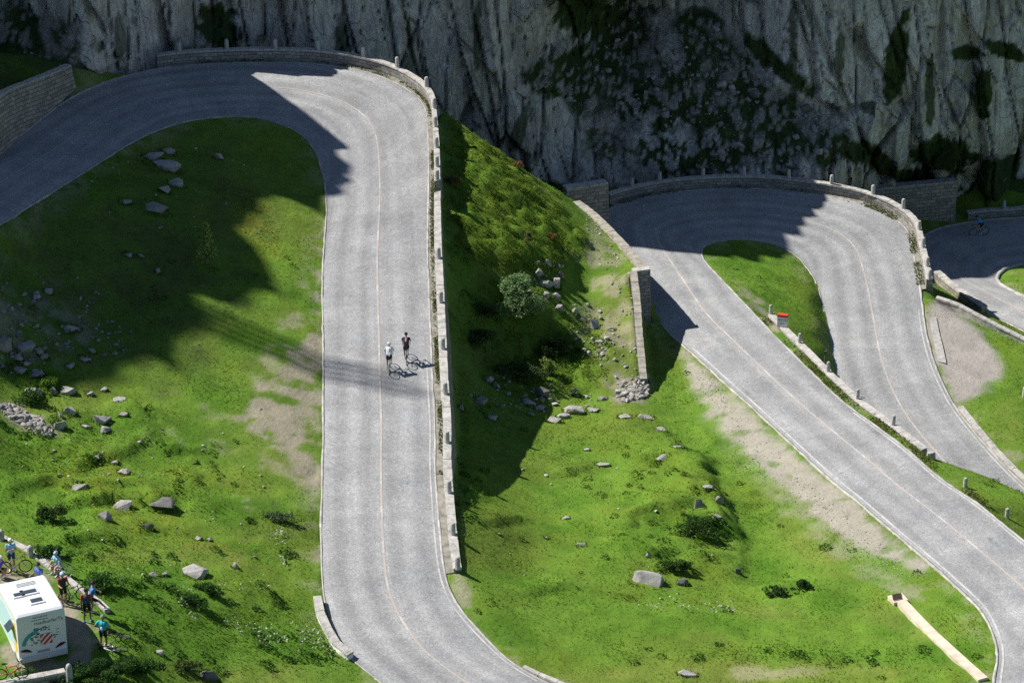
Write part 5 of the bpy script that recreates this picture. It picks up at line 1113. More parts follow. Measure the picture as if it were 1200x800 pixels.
def stones(name, mask_fn, n, smin, smax, cols_, seed, sink=.3):
    """many small stones as one sheet of rubble"""
    r = np.random.default_rng(seed); V = []; F = []; C = []; protos = []
    for k in range(6):
        me = rock_mesh(900+seed*7+k, (1, .8, .6), m_rk); protos.append((np.array([v.co[:] for v in me.vertices]), np.array([p.vertices[:] for p in me.polygons]))); bpy.data.meshes.remove(me)
    b = 0
    for px, py in mask_fn(r, n):
        p = G(px, py); 
        if gat(ROADM, p[0], p[1]): continue
        s = smin*(smax/smin)**(r.random()**1.8); v, f = protos[r.integers(6)]; a = r.uniform(0, 6.28); ca, sa = math.cos(a), math.sin(a); q = v*s*r.uniform(.7, 1.3, 3)
        q = np.stack([q[:, 0]*ca-q[:, 1]*sa, q[:, 0]*sa+q[:, 1]*ca, q[:, 2]], 1)+p+np.array([0, 0, s*.12]); V.append(q); F.append(f+b); b += len(q); C.append(np.repeat(np.array([cols_])*r.uniform(.6, 1.25), len(q), 0))
    return tag(np_mesh(name, np.concatenate(V), np.concatenate(F), MATS.get('rubble') or mat_attr('rubble', .92, .3, 6.0), cols={'col': np.clip(np.concatenate(C), .01, 1)}), kind='stuff')
def in_ell(*es):
    def f(r, n):
        out = []
        for k in range(n):
            px, py, rx, ry, a = es[r.integers(len(es))]; t = r.uniform(0, 6.28); q = math.sqrt(r.random()); u, v = q*math.cos(t)*rx, q*math.sin(t)*ry; a = R(a); out.append((px+u*math.cos(a)-v*math.sin(a), py+u*math.sin(a)+v*math.cos(a)))
        return out
    return f
stones('rubble_heap', in_ell((15,484,18,7,28), (35,495,16,8,32), (50,505,9,6,30)), 420, .16, .55, (.30, .285, .265), 1)
stones('rubble_heap', in_ell((745,460,16,9,0), (735,463,12,8,0), (750,455,8,12,0)), 260, .14, .5, (.33, .315, .285), 2)
stones('shaded_stones', in_ell((70,370,80,50,15), (30,390,45,35,10), (110,400,50,25,0), (20,420,35,20,10)), 330, .07, .40, (.27, .265, .25), 3)
stones('hollow_stones', in_ell((690,385,25,35,-20), (640,330,25,25,0), (650,470,50,18,0), (590,465,40,25,0), (720,420,20,40,0)), 320, .08, .40, (.38, .37, .345), 4)
stones('terrace_stones', in_ell((712,300,14,45,-25), (735,345,12,25,0), (745,415,8,45,3), (700,262,15,15,0)), 330, .05, .26, (.36, .345, .31), 5)
stones('verge_gravel', in_ell((900,535,120,14,45), (1000,620,90,12,42), (835,455,30,12,55)), 1500, .03, .13, (.42, .395, .35), 6)
stones('lay_by_gravel', in_ell((1130,410,42,45,-20), (1110,430,25,35,-20), (1100,370,14,18,0)), 1100, .025, .08, (.40, .37, .345), 8)
stones('scattered_stones', in_ell((200,640,180,60,5), (100,540,110,30,0), (720,620,150,100,0), (300,560,70,90,0), (200,220,100,50,0)), 260, .05, .22, (.36, .35, .325), 7)

# fallen blocks lying on the shaded scree below the cliffs
def scree_blocks():
    r = np.random.default_rng(55); ok = (lean > .45) & (Zr < 14) & (Xr > -40) & (Xr < 44); jj, ii = np.nonzero(ok); protos = []; V = []; F = []; C = []; b = 0
    for k in range(7):
        me = rock_mesh(1500+k, (1, .85, .75), m_rk); protos.append((np.array([v.co[:] for v in me.vertices]), np.array([p.vertices[:] for p in me.polygons]))); bpy.data.meshes.remove(me)
    for k in r.integers(0, len(jj), 2400):
        j, i = jj[k], ii[k]
        if fbm(np.array([Xr[j, i]*.25]), np.array([Zr[j, i]*.3]), 57, 3)[0]+r.uniform(-.25, .25) < -.05: continue
        s = .12*(7.0)**(r.random()**3.2); v, f = protos[r.integers(7)]; a = r.uniform(0, 6.28); ca, sa = math.cos(a), math.sin(a); q = v*s*r.uniform(.7, 1.35, 3); q = np.stack([q[:, 0]*ca-q[:, 1]*sa, q[:, 0]*sa+q[:, 1]*ca, q[:, 2]], 1)+np.array([Xr[j, i], Yd[j, i]-s*.2, Zr[j, i]])
        V.append(q); F.append(f+b); b += len(q); C.append(np.repeat(np.array([[.30, .295, .28]])*r.uniform(.65, 1.25), len(q), 0))
    tag(np_mesh('scree_blocks', np.concatenate(V), np.concatenate(F), MATS['rubble'], cols={'col': np.clip(np.concatenate(C), .01, 1)}), kind='stuff')
scree_blocks()
# ================================================================ bicycles, people, the camper
def pt(name, c, rough=.55, metal=0.0): return MATS.get(name) or plain(name, c, rough, metal, .06, 12)
BLK = pt('black_rubber', (.015, .015, .016), .7); ALU = pt('bare_metal', (.45, .45, .46), .35, .8); CARB = pt('black_paint', (.02, .02, .022), .3)
def wheel_parts(e, y, r=.335, disc=False, tyre=BLK, rimc=None):
    N = 28; b = MB(); ring = [(0, y+math.cos(2*math.pi*k/N)*r, r+math.sin(2*math.pi*k/N)*r) for k in range(N)]; b.tube(ring, .016, 6, closed=True)
    w = b.build('wheel', tyre, e, True); b = MB(); b.tube([(0, y+math.cos(2*math.pi*k/N)*(r-.03), r+math.sin(2*math.pi*k/N)*(r-.03)) for k in range(N)], .014, 6, closed=True); b.build('rim', rimc or CARB, w)
    b = MB(); b.tube([(-.035, y, r), (.035, y, r)], .02, 8)
    for k in range(14):
        a = 2*math.pi*k/14; s = .025*(1 if k % 2 else -1); b.tube([(s, y, r), (0, y+math.cos(a)*(r-.03), r+math.sin(a)*(r-.03))], .0028, 3, caps=False)
    b.build('spokes', ALU, w); return w
def bicycle(label, loc, heading, frame, tilt=0.0, pitch=0.0, tyre=BLK, rimc=None, bars=CARB, group='road bicycles', roll_off=(0, 0, 0)):
    e = bpy.data.objects.new('road_bicycle', None); e.empty_display_size = .3; link(e); e.location = tuple(np.asarray(loc)+np.asarray(roll_off)); e.rotation_mode = 'XYZ'
    e.matrix_world = Matrix.Translation(Vector(e.location)) @ Matrix.Rotation(heading, 4, 'Z') @ Matrix.Rotation(pitch, 4, 'X') @ Matrix.Rotation(tilt, 4, 'Y')
    tag(e, label, 'bicycle', group); wheel_parts(e, -.5, tyre=tyre, rimc=rimc); wheel_parts(e, .5, tyre=tyre, rimc=rimc)
    bb = (0, -.06, .28); seat = (0, -.22, .80); hd0 = (0, .33, .62); hd1 = (0, .31, .80); b = MB()
    b.tube([bb, hd0], .026, 8); b.tube([bb, seat], .020, 8); b.tube([(0, -.21, .77), hd1], .020, 8); b.tube([hd0, hd1], .024, 8)
    for s in (-1, 1): b.tube([(0, -.2, .74), (s*.045, -.5, .335)], .010, 6); b.tube([bb, (s*.045, -.5, .335)], .012, 6)
    b.build('frame', frame, e, True); b = MB()
    for s in (-1, 1): b.tube([hd0, (s*.045, .40, .5), (s*.045, .5, .335)], [.018, .014, .010], 6)
    b.build('fork', frame, e, True); b = MB(); b.tube([hd1, (0, .32, .86), (0, .40, .89)], .015, 6); b.tube([(-.21, .40, .89), (.21, .40, .89)], .014, 6)
    for s in (-1, 1): b.tube([(s*.21, .40, .89), (s*.21, .48, .89), (s*.215, .52, .84), (s*.22, .48, .77), (s*.22, .40, .76)], .014, 6); b.tube([(s*.21, .49, .89), (s*.21, .55, .95)], .016, 6)
    b.build('handlebar', bars, e, True); b = MB(); b.tube([seat, (0, -.245, .95)], .013, 6); b.tube([(0, -.38, .965), (0, -.28, .975), (0, -.1, .965)], [.06, .045, .015], 8); b.build('saddle', BLK, e, True)
    b = MB(); b.tube([(.04, bb[1], bb[2]), (.065, bb[1], bb[2])], .09, 14); b.tube([(.07, bb[1], bb[2]), (.07, bb[1]+.02, bb[2]+.17)], .012, 5); b.tube([(-.07, bb[1], bb[2]), (-.07, bb[1]-.02, bb[2]-.17)], .012, 5)
    b.box((.115, bb[1]+.02, bb[2]+.17), (.09, .07, .02)); b.box((-.115, bb[1]-.02, bb[2]-.17), (.09, .07, .02)); b.build('crankset', ALU, e)
    return e
def body(name_lbl, loc, rz, caps, mats, pitch=0.0, helmet=None, head=None, hd=(0, 1, 0), extras=(), tiltm=None):
    """caps: (p, q, rp, rq, material index); one continuous surface"""
    bm = bmesh.new()
    for p, q, r1, r2, mi in caps:
        p, q = Vector(p), Vector(q); d = q-p; L = d.length
        if L < 1e-4: d = Vector((0, 0, 1)); L = 1e-4
        rot = d.to_track_quat('Z', 'Y').to_matrix().to_4x4(); M = Matrix.Translation(p) @ rot; n = 10; rings = []
        for a in (-80, -45, 0): rings.append((r1*math.sin(R(a)), r1*math.cos(R(a))))
        for a in (0, 45, 80): rings.append((L+r2*math.sin(R(a)), r2*math.cos(R(a))))
        vs = [[bm.verts.new(M @ Vector((rr*math.cos(2*math.pi*k/n), rr*math.sin(2*math.pi*k/n), z))) for k in range(n)] for z, rr in rings]
        for i in range(5):
            for k in range(n): bm.faces.new((vs[i][k], vs[i][(k+1) % n], vs[i+1][(k+1) % n], vs[i+1][k]))
        bm.faces.new(vs[0][::-1]); bm.faces.new(vs[-1])
    me = bpy.data.meshes.new('person'); bm.to_mesh(me); bm.free(); o = bpy.data.objects.new('tmp', me); COL.objects.link(o)
    md = o.modifiers.new('r', 'REMESH'); md.mode = 'VOXEL'; md.voxel_size = .0125; ms = o.modifiers.new('s', 'SMOOTH'); ms.factor = .5; ms.iterations = 2
    dg = bpy.context.evaluated_depsgraph_get(); m2 = bpy.data.meshes.new_from_object(o.evaluated_get(dg)); bpy.data.objects.remove(o)
    n = len(m2.polygons); c = np.empty(n*3, np.float32); m2.polygons.foreach_get('center', c); c = c.reshape(-1, 3); best = np.full(n, 1e9); idx = np.zeros(n, np.int32)
    for p, q, r1, r2, mi in caps:
        p, q = np.array(p, float), np.array(q, float); d = q-p; L = max(d@d, 1e-9); t = np.clip(((c-p)@d)/L, 0, 1); s = np.linalg.norm(c-p-t[:, None]*d, axis=1)-(r1+(r2-r1)*t); k = s < best-1e-5; best[k] = s[k]; idx[k] = mi
    m2.materials.clear(); [m2.materials.append(m) for m in mats]; m2.polygons.foreach_set('material_index', idx); m2.polygons.foreach_set('use_smooth', np.ones(n, bool)); m2.name = 'person'
    o = bpy.data.objects.new('person', m2); link(o); o.matrix_world = Matrix.Translation(Vector(loc)) @ Matrix.Rotation(rz, 4, 'Z') @ Matrix.Rotation(pitch, 4, 'X'); tag(o, name_lbl, 'person')
    if helmet and head is not None:
        h = Vector(head); f = Vector(hd).normalized(); b = MB(); b.ball((0, 0, 0), (.108, .135, .085), n=14, m=9)
        for s in (-1, 0, 1): b.tube([(s*.045, -.10, .055), (s*.05, 0, .088), (s*.04, .10, .05)], .014, 5)
        ho = b.build('helmet', helmet, o, True); ho.location = h+Vector((0, -.01, .055)); ho.rotation_euler = (math.atan2(f.z, math.hypot(f.x, f.y)), 0, math.atan2(-f.x, f.y))
    return o
SK, JE, SH_, SO, BK, SL = 0, 1, 2, 3, 4, 5
def head_caps(h, f=(0, 1, 0)):
    h = Vector(h); f = Vector(f).normalized(); r = f.cross(Vector((0, 0, 1))).normalized(); u = r.cross(f)
    L = [(h-u*.05+f*.01, h+u*.045-f*.005, .078, .092, SK), (h-u*.085+f*.035, h-u*.055+f*.045, .045, .05, SK), (h+f*.085-u*.01, h+f*.105-u*.03, .012, .017, SK)]
    for s in (-1, 1): L.append((h+r*s*.088-u*.02, h+r*s*.094+u*.02-f*.01, .016, .018, SK)); L.append((h+r*s*.032+f*.083+u*.012, h+r*s*.034+f*.084+u*.012, .012, .012, SK))
    return [(tuple(a), tuple(b), c, d, m) for a, b, c, d, m in L]
def hand_caps(w, dirv, side, up=(0, 0, 1), curl=.35):
    w = Vector(w); d = Vector(dirv).normalized(); s = d.cross(Vector(up)); s = s.normalized() if s.length > 1e-3 else Vector((1, 0, 0)); n = s.cross(d); L = [(w, w+d*.075, .028, .034, SK)]
    for k, ln in enumerate((.062, .074, .068, .052)):
        b = w+d*.082+s*(-.027+.018*k); m = b+d*ln*.55-n*ln*.12; t = m+d*ln*.45*(1-curl)-n*ln*.5*curl; L += [(b, m, .0105, .0095, SK), (m, t, .0095, .008, SK)]
    tb = w+d*.03+s*(-.034*side); L.append((tb, tb+d*.045-s*.026*side, .013, .010, SK)); return [(tuple(a), tuple(b_), c, e, m) for a, b_, c, e, m in L]
def stand(lbl, loc, rz, jersey, shorts, shoes, helmet, arms='down', lean=0.0, feet=None, H=1.0, headf=(0, 1, 0), bag=None, skin=None, sitting=False, sleeve=None):
    H *= 1.04
    """arms: down, hips, crossed, forward; feet: list of two (x,y,z) ankles"""
    feet = feet or [(-.11, 0, .07), (.11, .03, .07)]; hipz = .92 if not sitting else .36; ch = (0, lean+.02, hipz+.42); caps = []
    for k, (fx, fy, fz) in enumerate(feet):
        s = -1 if k == 0 else 1; hip = Vector((s*.095, 0, hipz)); an = Vector((fx, fy, fz)); d = an-hip; L = min(d.length, .855); mid = (hip+an)/2; bend = math.sqrt(max(0, .43**2-(L/2)**2)); fw = Vector((s*.05, 1, .25 if d.z > -.6 else 0)).normalized(); kn = mid+(fw-d.normalized()*fw.dot(d.normalized())).normalized()*bend
        md = hip*.38+kn*.62
        caps += [(hip, md, .098, .078, SH_), (md, kn, .072, .058, SK), (kn, kn*.6+an*.4, .055, .055, SK), (kn*.6+an*.4, an+Vector((0, 0, .03)), .055, .036, SK), (an+Vector((0, -.05, -.02)), an+Vector((s*.03, .15, -.03)), .042, .034, SO), (an, an+Vector((0, 0, .05)), .038, .038, SO)]
    for s in (-1, 1):
        caps += [((s*.07, 0, hipz-.01), (s*.06, 0, hipz+.10), .105, .10, SH_), ((s*.055, lean*.2, hipz+.12), (s*.075, lean+.01, hipz+.42), .105, .12, JE), ((s*.06, lean, hipz+.46), (s*.165, lean, hipz+.50), .075, .062, SL)]
    caps += [((0, lean*.1, hipz+.05), (0, lean*.8, hipz+.42), .115, .125, JE), ((0, lean+.005, hipz+.50), (0, lean+.03, hipz+.62), .055, .052, SK)]
    hc = (0, lean+.05, hipz+.73); caps += head_caps(hc, headf)
    for s in (-1, 1):
        sh = Vector((s*.185, lean, hipz+.50))
        if arms == 'down': el = sh+Vector((s*.06, -.03, -.29)); ha = el+Vector((s*.0, .07, -.25))
        elif arms == 'hips': el = sh+Vector((s*.19, -.07, -.22)); ha = Vector((s*.17, lean+.06, hipz+.14))
        elif arms == 'crossed': el = sh+Vector((s*.06, .05, -.27)); ha = Vector((-s*.06, lean+.19, hipz+.30+s*.02))
        elif arms == 'forward': el = sh+Vector((s*.06, .12, -.25)); ha = el+Vector((-s*.02, .23, .02))
        elif arms == 'knee': el = sh+Vector((s*.07, .13, -.24)); ha = el+Vector((-s*.05, .20, -.10))
        m = sh*.4+el*.6; caps += [(sh, m, .064, .053, SL), (m, el, .046, .040, SK), (el, ha, .042, .029, SK)]; caps += hand_caps(ha, ha-el, s)
    if bag: caps.append(((0, lean-.12, hipz+.18), (0, lean-.10, hipz+.26), .06, .06, BK))
    caps = [(tuple(Vector(a)*H), tuple(Vector(b)*H), c*H, d*H, m) for a, b, c, d, m in caps]
    return body(lbl, loc, rz, caps, [skin or SKIN, jersey, shorts, shoes, bag or BLK, sleeve or jersey], helmet=helmet, head=tuple(Vector(hc)*H), hd=headf)
def rider(lbl, bike_loc, heading, jersey, shorts, shoes, helmet, pitch=0.0, back=None, socks=None):
    c = []; K = {}
    for s, ped in ((-1, (-.115, -.08, .11)), (1, (.115, -.04, .45))):
        hip = Vector((s*.09, -.21, 1.01)); an = Vector((s*.105, ped[1]-.05, ped[2]+.12)); d = an-hip; L = min(d.length, .87); mid = (hip+an)/2; bend = math.sqrt(max(0, .44**2-(L/2)**2)); f = Vector((s*.06, 1, .35)).normalized(); kn = mid+(f-d.normalized()*f.dot(d.normalized())).normalized()*bend; md = hip*.4+kn*.6
        c += [(hip, md, .10, .08, SH_), (md, kn, .072, .056, SK), (kn, kn*.6+an*.4, .054, .056, SK), (kn*.6+an*.4, an, .054, .036, SK), (an+Vector((0, -.05, -.04)), an+Vector((0, .15, -.08)), .04, .032, SO), (an, an+Vector((0, 0, .09)), .037, .037, SO)]
        c += [((s*.07, -.22, 1.0), (s*.06, -.14, 1.08), .11, .105, SH_), ((s*.055, -.12, 1.12), (s*.075, .12, 1.36), .105, .115, JE), ((s*.06, .14, 1.39), (s*.16, .16, 1.40), .075, .062, JE)]
        sh = Vector((s*.18, .16, 1.40)); el = Vector((s*.25, .27, 1.16)); ha = Vector((s*.215, .46, .97)); m = sh*.45+el*.55; c += [(sh, m, .06, .05, JE), (m, el, .045, .04, SK), (el, ha, .04, .028, SK)]; c += hand_caps(ha, (0, 1, -.25), s, curl=.8)
    c += [((0, -.16, 1.06), (0, .12, 1.35), .115, .12, JE), ((0, -.02, 1.30), (0, .06, 1.385), .085, .085, BK if back else JE), ((0, .17, 1.41), (0, .24, 1.50), .055, .05, SK)]
    hc = (0, .29, 1.575); c += head_caps(hc, (0, 1, -.1)); c = [(tuple(a), tuple(b), x, y, m) for a, b, x, y, m in c]
    return body(lbl, bike_loc, heading, c, [SKIN, jersey, shorts, shoes, back or jersey], pitch, helmet, hc, (0, 1, -.25))
SKIN = pt('skin', (.42, .24, .17), .6); SKIN2 = pt('tanned_skin', (.30, .16, .105), .6)
WHT = pt('white_cloth', (.72, .74, .78), .8); BLU = pt('blue_cloth', (.09, .22, .52), .8); PBL = pt('pale_blue_cloth', (.25, .50, .68), .8); TUR = pt('turquoise_cloth', (.03, .46, .55), .8); DRK = pt('black_cloth', (.018, .018, .022), .85)
RED = pt('red_cloth', (.50, .06, .035), .8); PNK = pt('pink_cloth', (.50, .26, .36), .8); NEO = pt('neon_yellow', (.55, .70, .08), .6); SBL = pt('blue_shoes', (.05, .30, .60), .6); NAV = pt('navy_cloth', (.03, .05, .12), .8)
HW = pt('white_helmet', (.75, .75, .74), .3); HB = pt('black_helmet', (.03, .03, .035), .3); HG = pt('grey_helmet', (.30, .31, .33), .35); HBL = pt('pale_blue_cap', (.45, .58, .75), .6)
FW = pt('white_frame', (.68, .69, .70), .3); FR = pt('red_frame', (.55, .04, .03), .3); FG = pt('silver_frame', (.40, .43, .47), .3)
def on_road(o, i, px, py):
    mid = (o+i)/2; X, Y = proj(mid[:, 0], mid[:, 1], mid[:, 2]); z = mid[np.argmin((Y-py)**2+(.3*(X-px))**2), 2]; return P(px, py, z+.07)
gp = math.atan(.085)
for (px, py, bl, frm, rl, je, shs, sho, hel, bk) in [(456, 438.5, 'pale framed racing bicycle ridden up the sunlit road by the rider in white', FW, 'cyclist in white sleeveless top and white helmet climbing the sunlit road', WHT, DRK, NEO, HW, None),
        (476, 427, 'black racing bicycle ridden up the sunlit road by the rider in black', CARB, 'cyclist in black jersey with pink back climbing ahead on the sunlit road', DRK, DRK, WHT, HB, PNK)]:
    q = on_road(O1, I1, px, py); q = q+np.array([0, .5, .045]); bicycle(bl, q, 0.03, frm, pitch=gp); rider(rl, q, 0.03, je, shs, sho, hel, gp, bk)
q = on_road(O3, I3, 1147, 276); hd = math.atan2(1.0, -.28); bicycle('dark racing bicycle on the shaded road at the far right', q+np.array([0, 0, .0]), hd, FG); rider('cyclist in bright blue jersey on the shaded road at the far right', q, hd, pt('bright_blue_cloth', (.06, .30, .75), .8), DRK, WHT, HB)
# ---- the lay-by
def LB(px, py, dz=0.0): p = G(px, py); return np.array([p[0], p[1], p[2]+dz])
yaw = lambda dx, dy: math.atan2(-dx, dy)
s1 = LB(14.5, 668); stand('man in pale blue jersey and white helmet with folded arms behind the silver bicycle', s1, yaw(.3, -1), PBL, NAV, WHT, HW, 'crossed', H=1.0)
bicycle('silver bicycle standing in front of the man with folded arms', LB(19, 671)+np.array([0, -.05, 0]), yaw(1, .22), FG, tilt=-.12)
stand('crouching person in purple blue jersey and pale helmet at the left picture edge', LB(-2, 676), yaw(1, -.3), pt('violet_cloth', (.12, .10, .55), .8), DRK, WHT, HW, 'knee', .16, [(-.13, .28, .07), (.13, .22, .07)], sitting=True)
stand('dark haired man in blue and white top half hidden behind the camper', LB(48, 697), yaw(-.6, -1), pt('royal_cloth', (.10, .17, .50), .8), NAV, WHT, HB, 'forward')
stand('person in pale blue jersey sitting on the kerb behind the leaning bicycle', LB(70, 671, .05), yaw(-.6, -1), PBL, WHT, WHT, HBL, 'knee', .14, [(-.13, .38, .02), (.13, .34, .02)], sitting=True)
bicycle('white wheeled bicycle leaning in front of the person seated on the kerb', LB(66, 676), yaw(-1, .25), FW, tilt=.35, tyre=pt('grey_rubber', (.30, .30, .31), .6), rimc=FW)
stand('man in red and black jersey and pale cap holding the black bicycle', LB(75, 708), yaw(.5, -.9), pt('charcoal_cloth', (.05, .05, .055), .8), DRK, DRK, HBL, 'forward', sleeve=RED)
bicycle('black bicycle with thin wheels held by the man in red and black', LB(86, 705), yaw(.85, .55), CARB, tilt=-.08)
stand('tall man in red and dark jersey seen from behind, with blue shoes', LB(103, 729), yaw(-.05, 1), pt('slate_cloth', (.06, .07, .11), .8), DRK, SBL, HB, 'down', .03, [(-.16, 0, .07), (.14, .08, .07)], 1.03, bag=NAV, skin=SKIN2, sleeve=RED)
stand('man in blue jersey with one leg stretched onto the kerb', LB(108, 720), yaw(.9, .2), BLU, DRK, WHT, HB, 'knee', .10, [(-.10, -.02, .07), (.10, .62, .36)], 1.0)
stand('man in bright turquoise jersey and black shorts seen from behind', LB(122, 760), yaw(.25, 1), TUR, DRK, DRK, HG, 'hips', .02, [(-.15, -.05, .07), (.14, .0, .07)], 1.0, bag=WHT, skin=SKIN2)
bicycle('white bicycle lying in the grass beside the man in turquoise', LB(137, 757), yaw(.9, -.5), FW, tilt=1.38, roll_off=(0, 0, .06))
bicycle('dark bicycle lying in the grass beyond the white one', LB(142, 741), yaw(.8, -.55), CARB, tilt=1.36, roll_off=(0, 0, .06))
bicycle('red bicycle leaning on the low wall below the camper', P(13, 797, 9.62)+np.array([0, .15, .0]), yaw(1, .12), FR, tilt=.16)
# ---- the white camper
RL_, RR_ = P(25, 771, 9.5), P(77.5, 761, 9.5); VW = 2.38; hdv = R(24.0); mid = (RL_+RR_)/2
van = empty('camper_van', (mid[0], mid[1], float(ground(mid[0], mid[1]))+.02), hdv); tag(van, 'white camper with colourful side and a red striped board on its back', 'camper van')
VH, VL, V0 = 2.88, 3.6, .30; WV = plain('camper_white', (.80, .81, .82), .28, var=.03)
bm = bmesh.new(); pr_ = [(0.0, V0), (0.0, VH-.30), (.05, VH-.10), (.18, VH-.015), (.5, VH), (VL-.7, VH), (VL-.25, VH-.08), (VL, VH-.5), (VL+.12, 1.3), (VL+.2, V0)]; hw = VW/2; rings = []
for x, k in ((-hw, .0), (-hw+.0, 0.0), (-hw+.07, .045), (-hw+.14, .0), (hw-.14, .0), (hw-.07, .045), (hw, 0)):
    pass
secs = [(-hw, .12), (-hw+.03, .05), (-hw+.10, .0), (hw-.10, .0), (hw-.03, .05), (hw, .12)]
for x, dn in secs: rings.append([bm.verts.new((x, y+(.02 if y < .1 else -.02)*(dn > 0), z-(dn if z > 1.6 else 0))) for y, z in pr_])
for i in range(len(rings)-1):
    for k in range(len(pr_)): bm.faces.new((rings[i][k], rings[i][(k+1) % len(pr_)], rings[i+1][(k+1) % len(pr_)], rings[i+1][k]))
bm.faces.new(rings[0]); bm.faces.new(rings[-1][::-1]); bmesh.ops.recalc_face_normals(bm, faces=bm.faces); me = bpy.data.meshes.new('body'); bm.to_mesh(me); bm.free(); me.materials.append(WV); vb = bpy.data.objects.new('body', me); link(vb, van)
def vpart(name, mat, fn, parent=van): b = MB(); fn(b); return b.build(name, mat, parent)
def fuv(u, v, out=-.004): return (-hw+u*VW, out, V0-.05+v*(VH-V0+.05))
def rquad(b, u0, u1, v0, v1, out=-.006, th=.006, sk=0.0):
    a, c = fuv(u0, v0, out), fuv(u1, v1, out); b.box(((a[0]+c[0])/2, out-th/2, (a[2]+c[2])/2), (abs(c[0]-a[0]), th, abs(c[2]-a[2])))
vpart('bumper', pt('camper_grey', (.62, .64, .67), .4), lambda b: b.box((0, -.03, V0+.12), (VW*.98, .12, .26)))
def lens(b, u0, u1, va, vb_, h):
    n = 10; vs = []
    for k in range(n+1):
        t = k/n; u = u0+(u1-u0)*t; v = va+(vb_-va)*t; w = h*math.sin(math.pi*t)**.7+.004
        p = fuv(u, v, -.006); q = fuv(u, v+w, -.006); vs += [p, q, (p[0], p[1]-.02, p[2]), (q[0], q[1]-.02, q[2])]
    for k in range(n): i = 4*k; b.add([vs[i+2], vs[i+3], vs[i+7], vs[i+6]], [(0, 1, 2, 3)]); b.add([vs[i+3], vs[i+1], vs[i+5], vs[i+7]], [(0, 1, 2, 3)]); b.add([vs[i], vs[i+2], vs[i+6], vs[i+4]], [(0, 1, 2, 3)])
tl = pt('tail_glass', (.07, .012, .015), .2)
for a in ((.03, .27, .245, .19, .055), (.75, .97, .165, .235, .055)): b = MB(); lens(b, *a); b.build('tail_light', tl, van)
bd = vpart('warning_board', pt('board_white', (.72, .70, .66), .5), lambda b: rquad(b, .45, .70, .31, .53, -.01, .03))
b = MB(); x0, _, z0 = fuv(.45, .31); x1, _, z1 = fuv(.70, .53)
def clip_stripe(b, c0, c1):
    poly_ = []; W_, H_ = x1-x0, z1-z0; pts_ = []
    N = 24
    for k in range(N):
        s0 = k/N; xa = x0+W_*s0; xb = x0+W_*(k+1)/N
        lo = max(z0, z0+H_*(c0+ s0*1.0)-H_); hi = min(z1, z0+H_*(c1+s0*1.0)-H_)
        if hi > lo: b.box(((xa+xb)/2, -.042, (lo+hi)/2), (xb-xa, .004, hi-lo))
for c in (.10, .62, 1.14, 1.66): clip_stripe(b, c, c+.27)
b.build('red_stripe', pt('board_red', (.52, .03, .04), .5), bd)
vpart('number_plate', pt('plate_grey', (.34, .36, .36), .5), lambda b: rquad(b, .38, .63, .145, .195, -.008, .015))
def arc(b):
    n = 18; prev = None
    for k in range(n+1):
        t = math.pi*(.97-.47*k/n); cxu, czv = .42, .33; ro, ri = .355, .27
        o_ = fuv(cxu+ro*math.cos(t), czv+ro*.86*math.sin(t), -.008); i_ = fuv(cxu+ri*math.cos(t), czv+ri*.86*math.sin(t), -.008)
        if prev: b.add([prev[0], o_, i_, prev[1]], [(0, 1, 2, 3)])
        prev = (o_, i_)
vpart('teal_arc', pt('teal_film', (.05, .36, .33), .5), arc)
def blobs(seed, u0, u1, v0, v1, n, s):
    def f(b):
        r = random.Random(seed)
        for k in range(n): u, v = r.uniform(u0, u1), r.uniform(v0, v1); w = r.uniform(.4, 1)*s; rquad(b, u-w, u+w, v-w*.6*r.uniform(.4, 1.2), v+w*.6*r.uniform(.4, 1.2), -.006-.0007*k, .0006)
    return f
vpart('printed_emblem', pt('print_navy', (.03, .06, .16), .5), blobs(1, .34, .66, .60, .68, 26, .022)); vpart('printed_emblem', pt('print_dark', (.03, .035, .035), .5), blobs(2, .26, .44, .50, .56, 16, .020)); vpart('printed_emblem', pt('print_green', (.10, .22, .14), .5), blobs(3, .26, .42, .34, .50, 18, .025)); vpart('printed_emblem', pt('print_green', (.10, .22, .14), .5), blobs(4, .72, .80, .40, .47, 8, .02))
vx = lambda u, v: fuv(u, v, -.004)
rt = (math.pi/2, 0, 0); text('roadsurferTs', .27, vx(.65, .775), (math.pi/2, 0, 0), pt('print_grey', (.06, .065, .07), .5), van); text('wohnmobil service', .11, vx(.47, .845), rt, MATS['print_grey'], van); text('mieten kaufen reisen', .085, vx(.48, .90), rt, MATS['print_grey'], van)
for k, v in enumerate((.565, .50, .435)): text('•••', .16, vx(.82, v), rt, MATS['print_grey'], van)
for sx in (-1, 1):
    for yy in (.75, VL-.55):
        w = vpart('wheel', BLK, lambda b: b.tube([(sx*(hw-.24), yy, .33), (sx*(hw-.02), yy, .33)], .33, 22)); vpart('hubcap', ALU, lambda b: b.tube([(sx*(hw-.03), yy, .33), (sx*(hw+.005), yy, .33)], .19, 16), w)
for (x, y, w, d) in ((.10, 1.05, .62, .55), (.0, 1.95, .75, .5), (-.55, 1.9, .5, .45)):
    s_ = vpart('skylight', pt('camper_grey', (.62, .64, .67), .4), lambda b: b.box((x, y, VH+.03), (w+.10, d+.10, .06))); vpart('pane', pt('smoked_glass', (.05, .07, .09), .12), lambda b: b.box((x, y-.04, VH+.075), (w*.9, d*.55, .03)), s_)
vpart('roof_vent', pt('camper_grey', (.62, .64, .67), .4), lambda b: [b.box((.05, 2.6+.13*k, VH+.02), (.95, .05, .04)) for k in range(3)])
def side(b, pts, out): vs = [(-hw-out, y, z) for y, z in pts]; b.add(vs+[(-hw+.01, y, z) for y, z in pts], [tuple(range(len(pts)))]+[(k, (k+1) % len(pts), (k+1) % len(pts)+len(pts), k+len(pts)) for k in range(len(pts))])
